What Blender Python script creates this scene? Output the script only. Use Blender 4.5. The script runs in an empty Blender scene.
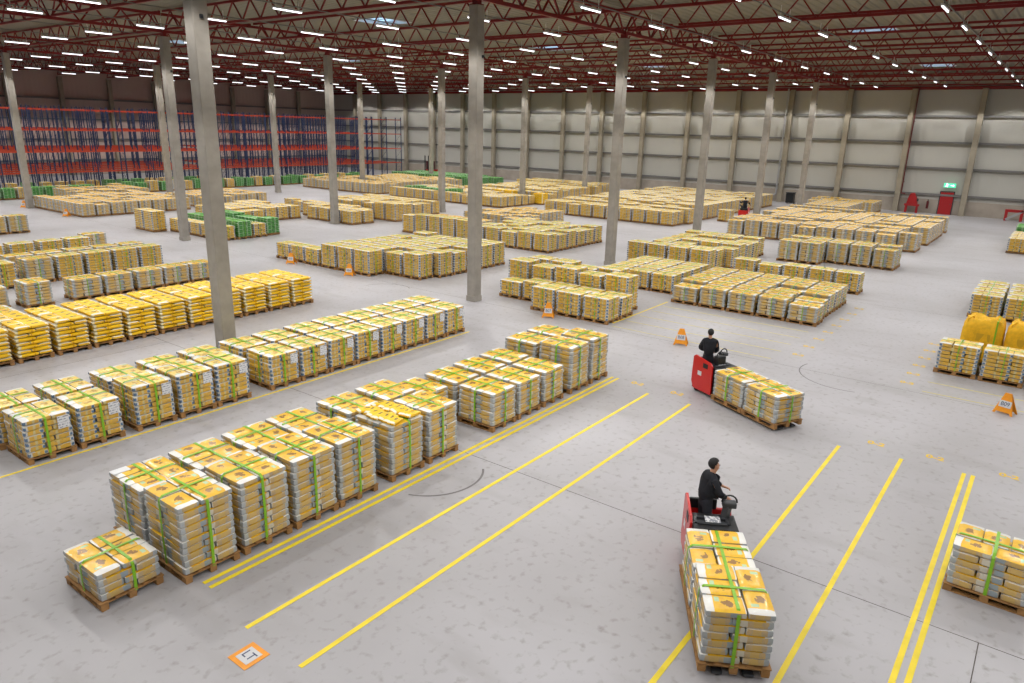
import bpy, bmesh, math, random
import numpy as np
from mathutils import Matrix, Vector

S = bpy.context.scene
C = S.collection
R = random.Random(7)
PI = math.pi

# ------------------------------------------------------------------ camera, sky, exposure
cam = bpy.data.cameras.new('camera'); camo = bpy.data.objects.new('camera', cam); C.objects.link(camo)
cam.sensor_width = 36.0; cam.lens = 718.1188 / 1024 * 36.0; cam.clip_end = 400; cam.clip_start = 0.1
CR = ((0.6053846530908755, -0.7955447812410523, 0.024858053869255065),
      (-0.21305833362528004, -0.19206418200229045, -0.9579757285362765),
      (0.7668869331751971, 0.5746475885548615, -0.2857701536081459))
camo.matrix_world = Matrix(((CR[0][0], -CR[1][0], -CR[2][0], 0.0),
                            (CR[0][1], -CR[1][1], -CR[2][1], 0.0),
                            (CR[0][2], -CR[1][2], -CR[2][2], 7.4), (0, 0, 0, 1)))
S.camera = camo
S.view_settings.view_transform = 'Standard'; S.view_settings.look = 'None'
S.view_settings.gamma = 1.0; S.view_settings.use_curve_mapping = False
S.view_settings.exposure = 0.0
world = bpy.data.worlds.new('overcast_sky'); S.world = world; world.use_nodes = True
world.node_tree.nodes['Background'].inputs[0].default_value = (0.62, 0.80, 1.0, 1)
world.node_tree.nodes['Background'].inputs[1].default_value = 1.6
LAMP_W = 330.0          # watts of each ceiling tube
S.cycles.use_denoising = True
S.cycles.max_bounces = 5; S.cycles.diffuse_bounces = 2; S.cycles.glossy_bounces = 2
S.cycles.transmission_bounces = 2; S.cycles.transparent_max_bounces = 6
S.cycles.caustics_reflective = False; S.cycles.caustics_refractive = False

X0, X1, Y0, Y1, ZR = -14.0, 85.5, -16.0, 104.0, 13.5

# ------------------------------------------------------------------ materials
def newmat(name):
    m = bpy.data.materials.new(name); m.use_nodes = True
    return m, m.node_tree.nodes, m.node_tree.links, m.node_tree.nodes['Principled BSDF']

def srgb(r, g, b):
    f = lambda c: (c / 255 / 12.92) if c / 255 <= 0.04045 else ((c / 255 + 0.055) / 1.055) ** 2.4
    return (f(r), f(g), f(b), 1.0)

def plain(name, col, rough=0.6, metal=0.0, noise=0.0, scale=6.0, coat=0.0, emit=0.0):
    m, n, l, b = newmat(name)
    b.inputs['Roughness'].default_value = rough; b.inputs['Metallic'].default_value = metal
    b.inputs['Coat Weight'].default_value = coat; b.inputs['Coat Roughness'].default_value = 0.2
    b.inputs['Base Color'].default_value = col
    if emit:
        b.inputs['Emission Color'].default_value = col; b.inputs['Emission Strength'].default_value = emit
    if noise:
        tc = n.new('ShaderNodeTexCoord'); t = n.new('ShaderNodeTexNoise'); t.inputs['Scale'].default_value = scale
        t.inputs['Detail'].default_value = 4
        l.new(tc.outputs['Object'], t.inputs['Vector'])
        mr = n.new('ShaderNodeMapRange'); mr.inputs['From Min'].default_value = 0.3; mr.inputs['From Max'].default_value = 0.7
        mr.inputs['To Min'].default_value = 1 - noise; mr.inputs['To Max'].default_value = 1 + noise
        l.new(t.outputs['Fac'], mr.inputs['Value'])
        mx = n.new('ShaderNodeVectorMath'); mx.operation = 'SCALE'; mx.inputs[0].default_value = col[:3]
        l.new(mr.outputs[0], mx.inputs['Scale']); l.new(mx.outputs[0], b.inputs['Base Color'])
    return m

class NT:
    """tiny node helper"""
    def __init__(s, m): s.n = m.node_tree.nodes; s.l = m.node_tree.links
    def math(s, op, a, b=None, clamp=False):
        x = s.n.new('ShaderNodeMath'); x.operation = op; x.use_clamp = clamp
        for i, v in enumerate((a, b)):
            if v is None: continue
            if isinstance(v, (int, float)): x.inputs[i].default_value = v
            else: s.l.new(v, x.inputs[i])
        return x.outputs[0]
    def band(s, v, lo, hi):
        return s.math('MULTIPLY', s.math('GREATER_THAN', v, lo), s.math('LESS_THAN', v, hi))
    def mix(s, f, a, b):
        x = s.n.new('ShaderNodeMix'); x.data_type = 'RGBA'
        if isinstance(f, (int, float)): x.inputs[0].default_value = f
        else: s.l.new(f, x.inputs[0])
        for i, v in ((6, a), (7, b)):
            if isinstance(v, tuple): x.inputs[i].default_value = v
            else: s.l.new(v, x.inputs[i])
        return x.outputs[2]
    def noise(s, vec, scale, detail=3):
        t = s.n.new('ShaderNodeTexNoise'); t.inputs['Scale'].default_value = scale; t.inputs['Detail'].default_value = detail
        if vec is not None: s.l.new(vec, t.inputs['Vector'])
        return t.outputs['Fac']

def sack_mat(name, base, white, blue=None, pic=None, tag=None, face='top', vary=0.12, coat=0.5, white_w=0.15, mottle=None, cols_=()):
    m, n, l, b = newmat(name); t = NT(m)
    uv = n.new('ShaderNodeUVMap'); uv.uv_map = 'UVMap'
    sp = n.new('ShaderNodeSeparateXYZ'); l.new(uv.outputs[0], sp.inputs[0]); u, v = sp.outputs[0], sp.outputs[1]
    oi = n.new('ShaderNodeObjectInfo'); geo = n.new('ShaderNodeNewGeometry'); tc = n.new('ShaderNodeTexCoord')
    nz = t.noise(geo.outputs['Position'], 3.1, 2)
    ns = t.noise(geo.outputs['Position'], 14.0, 3)
    col = base
    if mottle:
        col = t.mix(t.math('MULTIPLY', t.math('SUBTRACT', ns, 0.42, True), 3.2, True), col, mottle)
    if pic:
        du = t.math('SUBTRACT', u, 0.56); dv = t.math('SUBTRACT', v, 0.45)
        d = t.math('ADD', t.math('POWER', t.math('ABSOLUTE', t.math('MULTIPLY', du, 4.6)), 2.0), t.math('POWER', t.math('ABSOLUTE', t.math('MULTIPLY', dv, 4.0)), 2.0))
        d = t.math('ADD', d, t.math('MULTIPLY', t.math('SUBTRACT', ns, 0.5), 3.2))
        col = t.mix(t.math('MULTIPLY', t.math('LESS_THAN', d, 0.42), 0.85), col, pic)
    if tag:
        col = t.mix(t.math('MULTIPLY', t.band(u, 0.26, 0.38), t.band(v, 0.55, 0.85)), col, tag)
    if blue:
        col = t.mix(t.math('MULTIPLY', t.band(u, 0.74, 0.87), t.band(v, 0.12, 0.9)), col, blue)
    if face == 'side':
        ub = t.math('ADD', u, t.math('MULTIPLY', t.math('SUBTRACT', ns, 0.5), 0.05))
        for (lo, hi, cc, vl, vh) in cols_:
            mk = t.band(ub, lo, hi)
            if vl > 0: mk = t.math('MULTIPLY', mk, t.band(v, vl, vh))
            col = t.mix(mk, col, cc)
    else:
        e = t.math('ADD', t.math('MULTIPLY', t.math('SUBTRACT', nz, 0.5), 0.14), u)
        col = t.mix(t.math('LESS_THAN', e, white_w), col, white)
        col = t.mix(t.math('GREATER_THAN', e, 1 - white_w * 0.22), col, white)
    f = t.math('ADD', 1 - vary / 2, t.math('MULTIPLY', t.math('ADD', t.math('SUBTRACT', nz, 0.5), t.math('SUBTRACT', oi.outputs['Random'], 0.5)), vary))
    vm = n.new('ShaderNodeVectorMath'); vm.operation = 'SCALE'
    if isinstance(col, tuple): vm.inputs[0].default_value = col[:3]
    else: l.new(col, vm.inputs[0])
    l.new(f, vm.inputs['Scale']); l.new(vm.outputs[0], b.inputs['Base Color'])
    b.inputs['Roughness'].default_value = 0.5; b.inputs['Coat Weight'].default_value = coat; b.inputs['Coat Roughness'].default_value = 0.22
    bp = n.new('ShaderNodeBump'); bp.inputs['Strength'].default_value = 0.35; bp.inputs['Distance'].default_value = 0.02
    l.new(ns, bp.inputs['Height']); l.new(bp.outputs[0], b.inputs['Normal'])
    return m

WHITE = srgb(238, 236, 230); BLUE = srgb(84, 116, 150); GREYBLUE = srgb(128, 146, 160); BROWN = srgb(120, 72, 30)
YEL = srgb(247, 196, 26); YEL_B = srgb(232, 176, 40); TAN = srgb(196, 166, 116); TAN2 = srgb(176, 160, 136)
GRN = srgb(58, 150, 44); GRN_D = srgb(64, 120, 58); TAGC = srgb(190, 215, 170)
LG = srgb(206, 204, 200); MUST = srgb(206, 172, 100)
COL_W = ((-1, .10, srgb(176, 180, 182), 0, 1), (.16, .30, MUST, 0, 1), (.36, .47, srgb(150, 160, 164), 0, 1), (.52, .62, srgb(208, 200, 182), 0, 1), (.70, .82, MUST, 0, 1), (.90, 2, srgb(168, 174, 178), 0, 1))
COL_B = ((-1, .10, LG, 0, 1), (.02, .07, BLUE, .2, .75), (.20, .25, srgb(206, 190, 140), 0, 1), (.33, .41, srgb(210, 200, 170), 0, 1), (.34, .40, BLUE, .2, .7), (.62, .67, srgb(210, 194, 140), 0, 1), (.89, 2, LG, 0, 1), (.91, .96, BLUE, .2, .7))
COL_O = ((-1, .1, srgb(246, 228, 180), 0, 1), (.46, .5, srgb(214, 150, 10), 0, 1), (.93, 2, srgb(238, 216, 160), 0, 1))
COL_G = ((-1, .1, srgb(150, 184, 140), 0, 1), (.3, .42, srgb(120, 170, 104), 0, 1), (.6, .7, srgb(150, 180, 140), 0, 1), (.9, 2, srgb(150, 184, 140), 0, 1))
SM = {
 'wrapped': [sack_mat('yellow_sack_print', YEL, WHITE, None, BROWN, TAGC, mottle=srgb(238, 178, 34), white_w=0.2),
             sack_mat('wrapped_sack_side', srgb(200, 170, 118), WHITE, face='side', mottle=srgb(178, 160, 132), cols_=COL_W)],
 'bright': [sack_mat('yellow_sack_print_b', srgb(250, 212, 76), WHITE, None, srgb(190, 146, 50), TAGC, mottle=srgb(246, 226, 168), white_w=0.24),  # yellow print made paler and whiter: light from above put into the top colour
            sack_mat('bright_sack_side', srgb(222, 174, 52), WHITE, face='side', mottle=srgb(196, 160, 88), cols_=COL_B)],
 'open': [sack_mat('loose_sack_print', srgb(254, 206, 16), srgb(246, 238, 214), None, srgb(60, 60, 40), None, coat=0.15),
          sack_mat('loose_sack_side', srgb(252, 198, 22), WHITE, face='side', coat=0.15, cols_=COL_O)],
 'green': [sack_mat('green_sack_print', srgb(96, 186, 58), srgb(206, 222, 200), None, srgb(40, 90, 40), None),
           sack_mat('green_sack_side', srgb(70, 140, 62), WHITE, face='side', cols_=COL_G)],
}
WOOD = plain('pallet_wood', srgb(152, 112, 66), 0.75, noise=0.3, scale=5)
STRAP = plain('green_strap', srgb(130, 186, 36), 0.4)
def paper():
    m, n, l, b = newmat('label_paper'); t = NT(m)
    tc = n.new('ShaderNodeTexCoord'); sp = n.new('ShaderNodeSeparateXYZ'); l.new(tc.outputs['Object'], sp.inputs[0])
    w = t.math('LESS_THAN', t.math('PINGPONG', sp.outputs[2], 0.03), 0.012)
    nz = t.math('GREATER_THAN', t.noise(tc.outputs['Object'], 22, 2), 0.48)
    l.new(t.mix(t.math('MULTIPLY', t.math('MULTIPLY', w, nz), t.math('GREATER_THAN', t.math('ABSOLUTE', sp.outputs[2]), 0.004)), srgb(228, 228, 228), srgb(150, 152, 160)), b.inputs['Base Color'])
    b.inputs['Roughness'].default_value = 0.6
    return m
PAPER = paper()
CONC = plain('pillar_concrete', srgb(152, 146, 137), 0.85, noise=0.13, scale=2.2)
CONC_L = plain('wall_pillar_concrete', srgb(150, 141, 124), 0.85, noise=0.12, scale=1.2)
REDST = plain('red_painted_steel', srgb(122, 16, 20), 0.55)
ORANGE_ST = plain('orange_beam_paint', srgb(180, 60, 32), 0.5)
BLUE_ST = plain('blue_upright_paint', srgb(30, 48, 84), 0.5)
GALV = plain('galvanised_steel', srgb(170, 170, 172), 0.45, 0.5)
BLACK = plain('black_plastic', srgb(26, 27, 30), 0.45)
DGREY = plain('dark_grey_metal', srgb(66, 68, 72), 0.4, 0.4)
TRED = plain('truck_red_paint', srgb(200, 24, 22), 0.35, coat=0.4)
RUBBER = plain('rubber_black', srgb(20, 20, 20), 0.8)
YLINE = plain('yellow_floor_paint', srgb(238, 212, 42), 0.55, noise=0.1, scale=3)
TUBE = plain('tube_glow', (0.93, 0.95, 1.0, 1), 0.4, emit=2.6)
WHITEP = plain('white_painted_metal', srgb(206, 206, 208), 0.5)
SIGNO = plain('sign_orange_plastic', srgb(236, 150, 16), 0.45, noise=0.08, scale=8)
INK = plain('sign_ink', srgb(52, 62, 96), 0.6)
SKIN = plain('skin', srgb(196, 146, 118), 0.55)
HAIR = plain('black_hair', srgb(22, 20, 20), 0.7, noise=0.3, scale=60)
JACKET = plain('black_jacket_cloth', srgb(24, 26, 34), 0.85, noise=0.3, scale=9)
TROUS = plain('dark_trousers_cloth', srgb(38, 40, 48), 0.9, noise=0.2, scale=9)
GLOVE = plain('grey_glove', srgb(120, 124, 132), 0.8)
BAGY = plain('yellow_bulk_bag_cloth', srgb(232, 178, 18), 0.7, noise=0.14, scale=7)
DOORR = plain('red_door_paint', srgb(160, 20, 24), 0.5)
EXITG = plain('exit_green_glow', srgb(90, 220, 170), 0.5, emit=0.9)
EXITW = plain('exit_white_glow', srgb(235, 255, 248), 0.5, emit=1.8)
FADED = plain('worn_floor_paint', srgb(206, 196, 128), 0.7, noise=0.16, scale=5)
STENCIL = plain('stencil_paint', srgb(226, 190, 60), 0.7, noise=0.14, scale=9)
TYRE = plain('tyre_rubber_mark', srgb(118, 114, 114), 0.6, noise=0.15, scale=6)

# floor: power-floated concrete with cut joints and stains
def floor_mat():
    m, n, l, b = newmat('polished_concrete'); t = NT(m)
    geo = n.new('ShaderNodeNewGeometry'); P = geo.outputs['Position']
    sp = n.new('ShaderNodeSeparateXYZ'); l.new(P, sp.inputs[0]); x, y = sp.outputs[0], sp.outputs[1]
    mp = n.new('ShaderNodeMapping'); mp.inputs['Scale'].default_value = (1.0, 0.35, 1.0); mp.inputs['Rotation'].default_value = (0, 0, 0.6); l.new(P, mp.inputs[0])
    n1 = t.noise(P, 0.16, 4); n2 = t.noise(mp.outputs[0], 1.3, 8); n3 = t.noise(P, 6.0, 6)
    col = t.mix(t.math('MULTIPLY', t.math('SUBTRACT', n1, 0.3, True), 2.5, True), srgb(160, 157, 158), srgb(184, 182, 186))
    col = t.mix(t.math('MULTIPLY', t.math('SUBTRACT', n2, 0.54, True), 1.8, True), col, srgb(142, 137, 134))
    col = t.mix(t.math('MULTIPLY', t.math('SUBTRACT', n3, 0.56, True), 3.0, True), col, srgb(128, 122, 116))
    jx = t.math('LESS_THAN', t.math('ABSOLUTE', t.math('SUBTRACT', t.math('PINGPONG', t.math('SUBTRACT', x, -0.2), 6.0), 0.0)), 0.009)
    jy = t.math('MULTIPLY', t.math('LESS_THAN', t.math('PINGPONG', t.math('ADD', y, 0.25), 12.0), 0.008), t.math('LESS_THAN', x, 11.8))
    col = t.mix(t.math('MAXIMUM', jx, jy), col, srgb(70, 62, 56))
    l.new(col, b.inputs['Base Color'])
    b.inputs['Roughness'].default_value = 0.42; b.inputs['Specular IOR Level'].default_value = 0.35
    bp = n.new('ShaderNodeBump'); bp.inputs['Strength'].default_value = 0.08; bp.inputs['Distance'].default_value = 0.01
    l.new(n3, bp.inputs['Height']); l.new(bp.outputs[0], b.inputs['Normal'])
    return m
FLOOR = floor_mat()

def ribbed(name, col, axis, period, vary=0.08, depth=0.03):
    m, n, l, b = newmat(name); t = NT(m)
    geo = n.new('ShaderNodeNewGeometry'); sp = n.new('ShaderNodeSeparateXYZ'); l.new(geo.outputs['Position'], sp.inputs[0])
    w = t.math('PINGPONG', sp.outputs[axis], period / 2)
    h = t.math('MULTIPLY', t.math('SUBTRACT', w, period * 0.15), 1 / (period * 0.2), True)
    nz = t.noise(geo.outputs['Position'], 0.4, 3)
    f = t.math('ADD', 1 - vary / 2, t.math('MULTIPLY', nz, vary))
    vm = n.new('ShaderNodeVectorMath'); vm.operation = 'SCALE'; vm.inputs[0].default_value = col[:3]
    l.new(f, vm.inputs['Scale']); l.new(vm.outputs[0], b.inputs['Base Color'])
    bp = n.new('ShaderNodeBump'); bp.inputs['Strength'].default_value = 1.0; bp.inputs['Distance'].default_value = depth
    l.new(h, bp.inputs['Height']); l.new(bp.outputs[0], b.inputs['Normal'])
    b.inputs['Roughness'].default_value = 0.6
    return m
DECK = ribbed('corrugated_roof_steel', srgb(124, 118, 104), 1, 0.5, depth=0.08)
PANEL = ribbed('wall_panel_steel', srgb(178, 176, 168), 1, 0.6, depth=0.01)
PANEL_R = ribbed('brownish_wall_panel', srgb(188, 166, 156), 0, 0.6, depth=0.01)
PLINTH = plain('wall_plinth_concrete', srgb(160, 150, 138), 0.85, noise=0.15, scale=0.8)
GIRT = plain('grey_girt_steel', srgb(112, 110, 108), 0.6)

# ------------------------------------------------------------------ mesh helpers
class MB:
    def __init__(s): s.bm = bmesh.new()
    def box(s, c, d, rz=0.0, mat=None, mi=0):
        m = Matrix.Translation(c) @ Matrix.Rotation(rz, 4, 'Z') @ Matrix.Diagonal((d[0], d[1], d[2], 1))
        if mat is not None: m = mat @ m
        r = bmesh.ops.create_cube(s.bm, size=1.0, matrix=m)
        if mi:
            for f in {f for v in r['verts'] for f in v.link_faces}: f.material_index = mi
        return s
    def bar(s, a, b, w, h=None, up=(0, 0, 1)):
        a, b = Vector(a), Vector(b); h = h or w; d = b - a; L = d.length
        z = d.normalized(); u = Vector(up)
        if abs(z.dot(u)) > 0.98: u = Vector((1, 0, 0))
        x = u.cross(z).normalized(); y = z.cross(x)
        m = Matrix((( x.x, y.x, z.x, 0), (x.y, y.y, z.y, 0), (x.z, y.z, z.z, 0), (0, 0, 0, 1)))
        m = Matrix.Translation((a + b) / 2) @ m @ Matrix.Diagonal((w, h, L, 1))
        bmesh.ops.create_cube(s.bm, size=1.0, matrix=m); return s
    def cyl(s, a, b, r, seg=12, r2=None):
        a, b = Vector(a), Vector(b); d = b - a
        m = Matrix.Translation((a + b) / 2) @ d.to_track_quat('Z', 'Y').to_matrix().to_4x4()
        bmesh.ops.create_cone(s.bm, cap_ends=True, segments=seg, radius1=r, radius2=r if r2 is None else r2, depth=d.length, matrix=m); return s
    def tube(s, pts, r, seg=8):
        for a, b in zip(pts, pts[1:]): s.cyl(a, b, r, seg)
        return s
    def poly(s, pts):
        s.bm.faces.new([s.bm.verts.new(p) for p in pts]); return s
    def prism(s, pts, z0, z1, axis='z'):
        """extrude a 2-D outline; axis y: outline is (x,z) and z0,z1 are y"""
        f = (lambda p, q: (p[0], p[1], q)) if axis == 'z' else (lambda p, q: (p[0], q, p[1]))
        A = [s.bm.verts.new(f(p, z0)) for p in pts]; B = [s.bm.verts.new(f(p, z1)) for p in pts]; n = len(pts)
        s.bm.faces.new(A[::-1]); s.bm.faces.new(B)
        for i in range(n): s.bm.faces.new((A[i], A[(i + 1) % n], B[(i + 1) % n], B[i]))
        return s
    def mesh(s, name, mats, bevel=0.0, smooth=False, seg=2):
        if bevel: bmesh.ops.bevel(s.bm, geom=list(s.bm.edges), offset=bevel, segments=seg, affect='EDGES', profile=0.6, clamp_overlap=True)
        bmesh.ops.recalc_face_normals(s.bm, faces=s.bm.faces)
        me = bpy.data.meshes.new(name); s.bm.to_mesh(me); s.bm.free()
        for m in (mats if isinstance(mats, (list, tuple)) else [mats]): me.materials.append(m)
        if smooth:
            for p in me.polygons: p.use_smooth = True
        return me
    def build(s, name, mats, parent=None, **k):
        return link(name, s.mesh(name, mats, **k), parent)

def link(name, me, parent=None, loc=None, rz=None):
    o = bpy.data.objects.new(name, me); C.objects.link(o)
    if parent is not None: o.parent = parent
    if loc is not None: o.location = loc
    if rz is not None: o.rotation_euler = (0, 0, rz)
    return o

LABELS = {}
def tag(o, label, cat, group=None, kind=None):
    n = len(label.split())
    if n > 16 or n < 4: print('LABEL LENGTH', n, label)
    if label in LABELS: print('DUP LABEL', label)
    LABELS[label] = 1
    o['label'] = label; o['category'] = cat
    if group: o['group'] = group
    if kind: o['kind'] = kind
    return o

def thing(name, loc, rz, label, cat, group=None):
    o = bpy.data.objects.new(name, None); C.objects.link(o)
    o.location = loc; o.rotation_euler = (0, 0, rz); o.empty_display_size = 0.3
    return tag(o, label, cat, group)

def struct(name, o, label=None):
    o.name = name; o['kind'] = 'structure'
    if label: o['label'] = label
    return o

ORD = ['first', 'second', 'third', 'fourth', 'fifth', 'sixth', 'seventh', 'eighth', 'ninth', 'tenth', 'eleventh', 'twelfth', 'thirteenth', 'fourteenth', 'fifteenth', 'sixteenth', 'seventeenth', 'eighteenth', 'nineteenth', 'twentieth']

# ------------------------------------------------------------------ room shell
struct('floor', MB().box(((X0 + X1) / 2, (Y0 + Y1) / 2, -0.15), (X1 - X0, Y1 - Y0, 0.3)).build('floor', FLOOR))
SKY = [(33.4, 35.7), (34.5, 60.6), (50.5, 34.7), (49.7, 11.0), (75.2, 11.0), (51.5, 60.6), (68.0, 34.7), (9.7, 35.7)]
SKW, SKD = 1.3, 2.6      # half sizes along X and Y... of each rooflight
deck = MB()
xs = sorted({X0, X1} | {round(x + s * SKW, 3) for x, y in SKY for s in (-1, 1)})
for xa, xb in zip(xs, xs[1:]):
    ys = sorted([(y - SKD / 2, y + SKD / 2) for x, y in SKY if x - SKW - .01 < (xa + xb) / 2 < x + SKW + .01])
    c = Y0
    for a, b in ys + [(Y1, Y1)]:
        if a > c: deck.box(((xa + xb) / 2, (a + c) / 2, ZR + 0.06), (xb - xa, a - c, 0.12))
        c = b
struct('ceiling', deck.build('ceiling', DECK))
SKYP = None
m, n, l, b = newmat('rooflight_sheet'); SKYP = m
n.remove(b); tr = n.new('ShaderNodeBsdfTransparent'); tl = n.new('ShaderNodeBsdfTranslucent'); mx = n.new('ShaderNodeMixShader'); mx.inputs[0].default_value = 0.3
tr.inputs[0].default_value = (0.8, 0.93, 1, 1); l.new(tr.outputs[0], mx.inputs[1]); l.new(tl.outputs[0], mx.inputs[2]); l.new(mx.outputs[0], n['Material Output'].inputs[0])
for i, (x, y) in enumerate(SKY):
    w = MB().box((x, y, ZR + 0.2), (2 * SKW, SKD, 0.02)).build('window_%d' % (i + 1), SKYP); struct(w.name, w)
    f = MB()
    for s in (-1, 1):
        f.box((x + s * (SKW - .03), y, ZR + 0.08), (0.06, SKD, 0.25)); f.box((x, y + s * (SKD / 2 - .03), ZR + 0.08), (2 * SKW, 0.06, 0.25))
        f.box((x + s * SKW / 3, y, ZR + 0.17), (0.04, SKD, 0.04))
    f.build('window_frame', WHITEP, w)

def wall(name, axis, at, a, b, mat, sgn):
    w = MB(); t = 0.2
    if axis == 'x': w.box((at + sgn * t / 2, (a + b) / 2, 6.8), (t, b - a, 13.6))
    else: w.box(((a + b) / 2, at + sgn * t / 2, 6.8), (b - a, t, 13.6))
    return struct(name, w.build(name, mat))
wall('wall_back', 'x', X1, Y0, Y1, PANEL, 1)
wall('wall_left', 'y', Y1, X0, X1, PANEL_R, 1)
wall('wall_right', 'y', Y0, X0, X1, PANEL, -1)
wall('wall_front', 'x', X0, Y0, Y1, PANEL, -1)
struct('baseboard_back', MB().box((X1 - 0.06, (Y0 + Y1) / 2, 0.7), (0.12, Y1 - Y0, 1.4)).build('baseboard_back', PLINTH))
struct('baseboard_left', MB().box(((X0 + X1) / 2, Y1 - 0.06, 0.7), (X1 - X0, 0.12, 1.4)).build('baseboard_left', PLINTH))
k = 1
for z in (1.9, 4.5, 7.0, 9.5):
    struct('trim_%d' % k, MB().box((X1 - 0.13, (Y0 + Y1) / 2, z), (0.22, Y1 - Y0, 0.2)).build('trim_%d' % k, GIRT)); k += 1
    struct('trim_%d' % k, MB().box(((X0 + X1) / 2, Y1 - 0.13, z), (X1 - X0, 0.22, 0.2)).build('trim_%d' % k, GIRT)); k += 1
struct('trim_%d' % k, MB().box((X1 - 0.3, (Y0 + Y1) / 2, 12.15), (0.2, Y1 - Y0, 0.3)).build('trim_%d' % k, REDST)); k += 1

# wall pillars
wp = MB().box((0, 0, 6.05), (0.5, 0.5, 12.1)).mesh('wall_pillar', CONC_L, bevel=0.02, seg=1)
ys = [8 + 6 * i for i in range(-3, 16)]
for i, y in enumerate(ys):
    o = link('wall_pillar', wp, None, (X1 - 0.5, y, 0))
    tag(o, 'concrete pillar against the far wall, %s along from the right corner' % ORD[i], 'pillar', 'concrete pillars against the far wall')
for i in range(14):
    o = link('wall_pillar', wp, None, (5.8 + 6 * i - 6, Y1 - 0.5, 0))
    tag(o, 'concrete pillar against the brownish wall behind the racks, %s from the near end' % ORD[i], 'pillar', 'concrete pillars behind the racks')

# hall pillars
ph = MB().box((0, 0, 6.0), (0.46, 0.46, 12.0)).mesh('pillar_shaft', CONC, bevel=0.025, seg=1)
phd = MB().box((0, 0, 12.14), (0.22, 0.3, 0.28)).box((0, 0, 12.02), (0.4, 0.4, 0.04)).mesh('steel_head', REDST)
pbs = MB().box((0, 0, 0.12), (0.5, 0.5, 0.24)).mesh('base_collar', CONC, bevel=0.01, seg=1)
pbr = MB().box((0, 0, 0), (0.07, 0.08, 0.1)).cyl((0, 0, 0), (0, -0.07, 0.0), 0.025).mesh('junction_box', DGREY)
RN = {-4: 'outer row on the right', 20: 'row nearest the camera side', 44: 'middle row', 68: 'row nearest the racks'}
for Y in (-4, 20, 44, 68):
    for i in range(0, 7):
        X = -0.2 + 12 * i
        if (X < 5 and Y < 40): continue
        if X > 80: continue
        t = thing('concrete_pillar', (X, Y, 0), 0, 'tall square concrete pillar, %s from the near end in the %s' % (ORD[i], RN[Y]), 'pillar', 'free standing hall pillars')
        link('pillar_shaft', ph, t); link('steel_head', phd, t); link('base_collar', pbs, t)
        link('junction_box', pbr, t, (0.0 if i % 2 else 0.1, -0.26, 10.1))

# roof steel: girders along X on the pillar rows, lattice trusses along Y between them
def lattice(L, zb, zt, pitch, cw, name):
    top = MB().box((L / 2, 0, zt), (L, cw, cw)).mesh('top_chord', REDST)
    bot = MB().box((L / 2, 0, zb), (L, cw, cw)).mesh('bottom_chord', REDST)
    w = MB(); n = max(2, int(round(L / pitch))); p = L / n
    for i in range(n):
        w.bar((i * p, 0, zb), ((i + .5) * p, 0, zt), cw * .5); w.bar(((i + .5) * p, 0, zt), ((i + 1) * p, 0, zb), cw * .5)
    return top, bot, w.mesh('web_diagonals', REDST)
gl = lattice(11.9, 12.28, 13.2, 1.5, 0.15, 'girder')
for gi, Y in enumerate((-4, 20, 44, 68, 92)):
    for i in range(-1, 7):
        X = -0.2 + 12 * i
        t = thing('roof_girder', (X, Y, 0), 0, 'red lattice girder over the %s pillar line from the right, %s bay' % (ORD[gi], ORD[i + 1]), 'girder', 'red lattice girders')
        for nm, me in zip(('top_chord', 'bottom_chord', 'web_diagonals'), gl): link(nm, me, t)
tl_ = lattice(23.6, 12.38, 13.36, 1.6, 0.12, 'truss')
for ti in range(0, 15):
    X = -0.2 + 6 * ti
    for gi, Y in enumerate((-28, -4, 20, 44, 68)):
        if Y < Y0 - 13: continue
        if Y == -28: continue
        t = thing('roof_truss', (X, Y + 0.2, 0), PI / 2, 'red lattice roof truss, %s from the near end, %s span from the right' % (ORD[ti], ORD[gi]), 'roof truss', 'red roof trusses')
        for nm, me in zip(('top_chord', 'bottom_chord', 'web_diagonals'), tl_): link(nm, me, t)

ts_ = lattice(11.6, 12.38, 13.36, 1.6, 0.12, 'truss')
for ti in range(0, 15):
    t = thing('roof_truss', (-0.2 + 6 * ti, 92.2, 0), PI / 2, 'short red lattice truss above the racks wall, %s from the near end' % ORD[ti], 'roof truss', 'red roof trusses')
    for nm, me in zip(('top_chord', 'bottom_chord', 'web_diagonals'), ts_): link(nm, me, t)

# ceiling tubes with their own light
ly = [5 + 6 * i for i in range(-2, 16)]; lx = [27.5 + 6 * i for i in range(-5, 10)]
hs = MB().box((0, 0, 0.06), (1.55, 0.12, 0.07)).box((0.6, 0, 0.28), (0.02, 0.02, 0.4)).box((-0.6, 0, 0.28), (0.02, 0.02, 0.4)).mesh('housing', WHITEP)
tb = MB().cyl((-0.74, 0, 0), (0.74, 0, 0), 0.03, 8).mesh('light_tube', TUBE)
ld = bpy.data.lights.new('tube_light', 'SPOT'); ld.energy = LAMP_W; ld.color = (1.0, 0.985, 0.965)
ld.spot_size = math.radians(150); ld.spot_blend = 0.1; ld.shadow_soft_size = 0.3
ld.use_nodes = True            # light distribution of the fitting: stronger towards the rim, cut off about 60 degrees from straight down
_n, _l = ld.node_tree.nodes, ld.node_tree.links
_t = _n.new('ShaderNodeTexCoord'); _s = _n.new('ShaderNodeSeparateXYZ'); _l.new(_t.outputs['Normal'], _s.inputs[0])
_a = _n.new('ShaderNodeMath'); _a.operation = 'ABSOLUTE'; _l.new(_s.outputs['Z'], _a.inputs[0])
_r = _n.new('ShaderNodeValToRGB'); _l.new(_a.outputs[0], _r.inputs[0]); _cr = _r.color_ramp
_cr.elements[0].position = 0.44; _cr.elements[0].color = (.01, .01, .01, 1); _cr.elements[1].position = 1.0; _cr.elements[1].color = (.27, .27, .27, 1)
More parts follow.
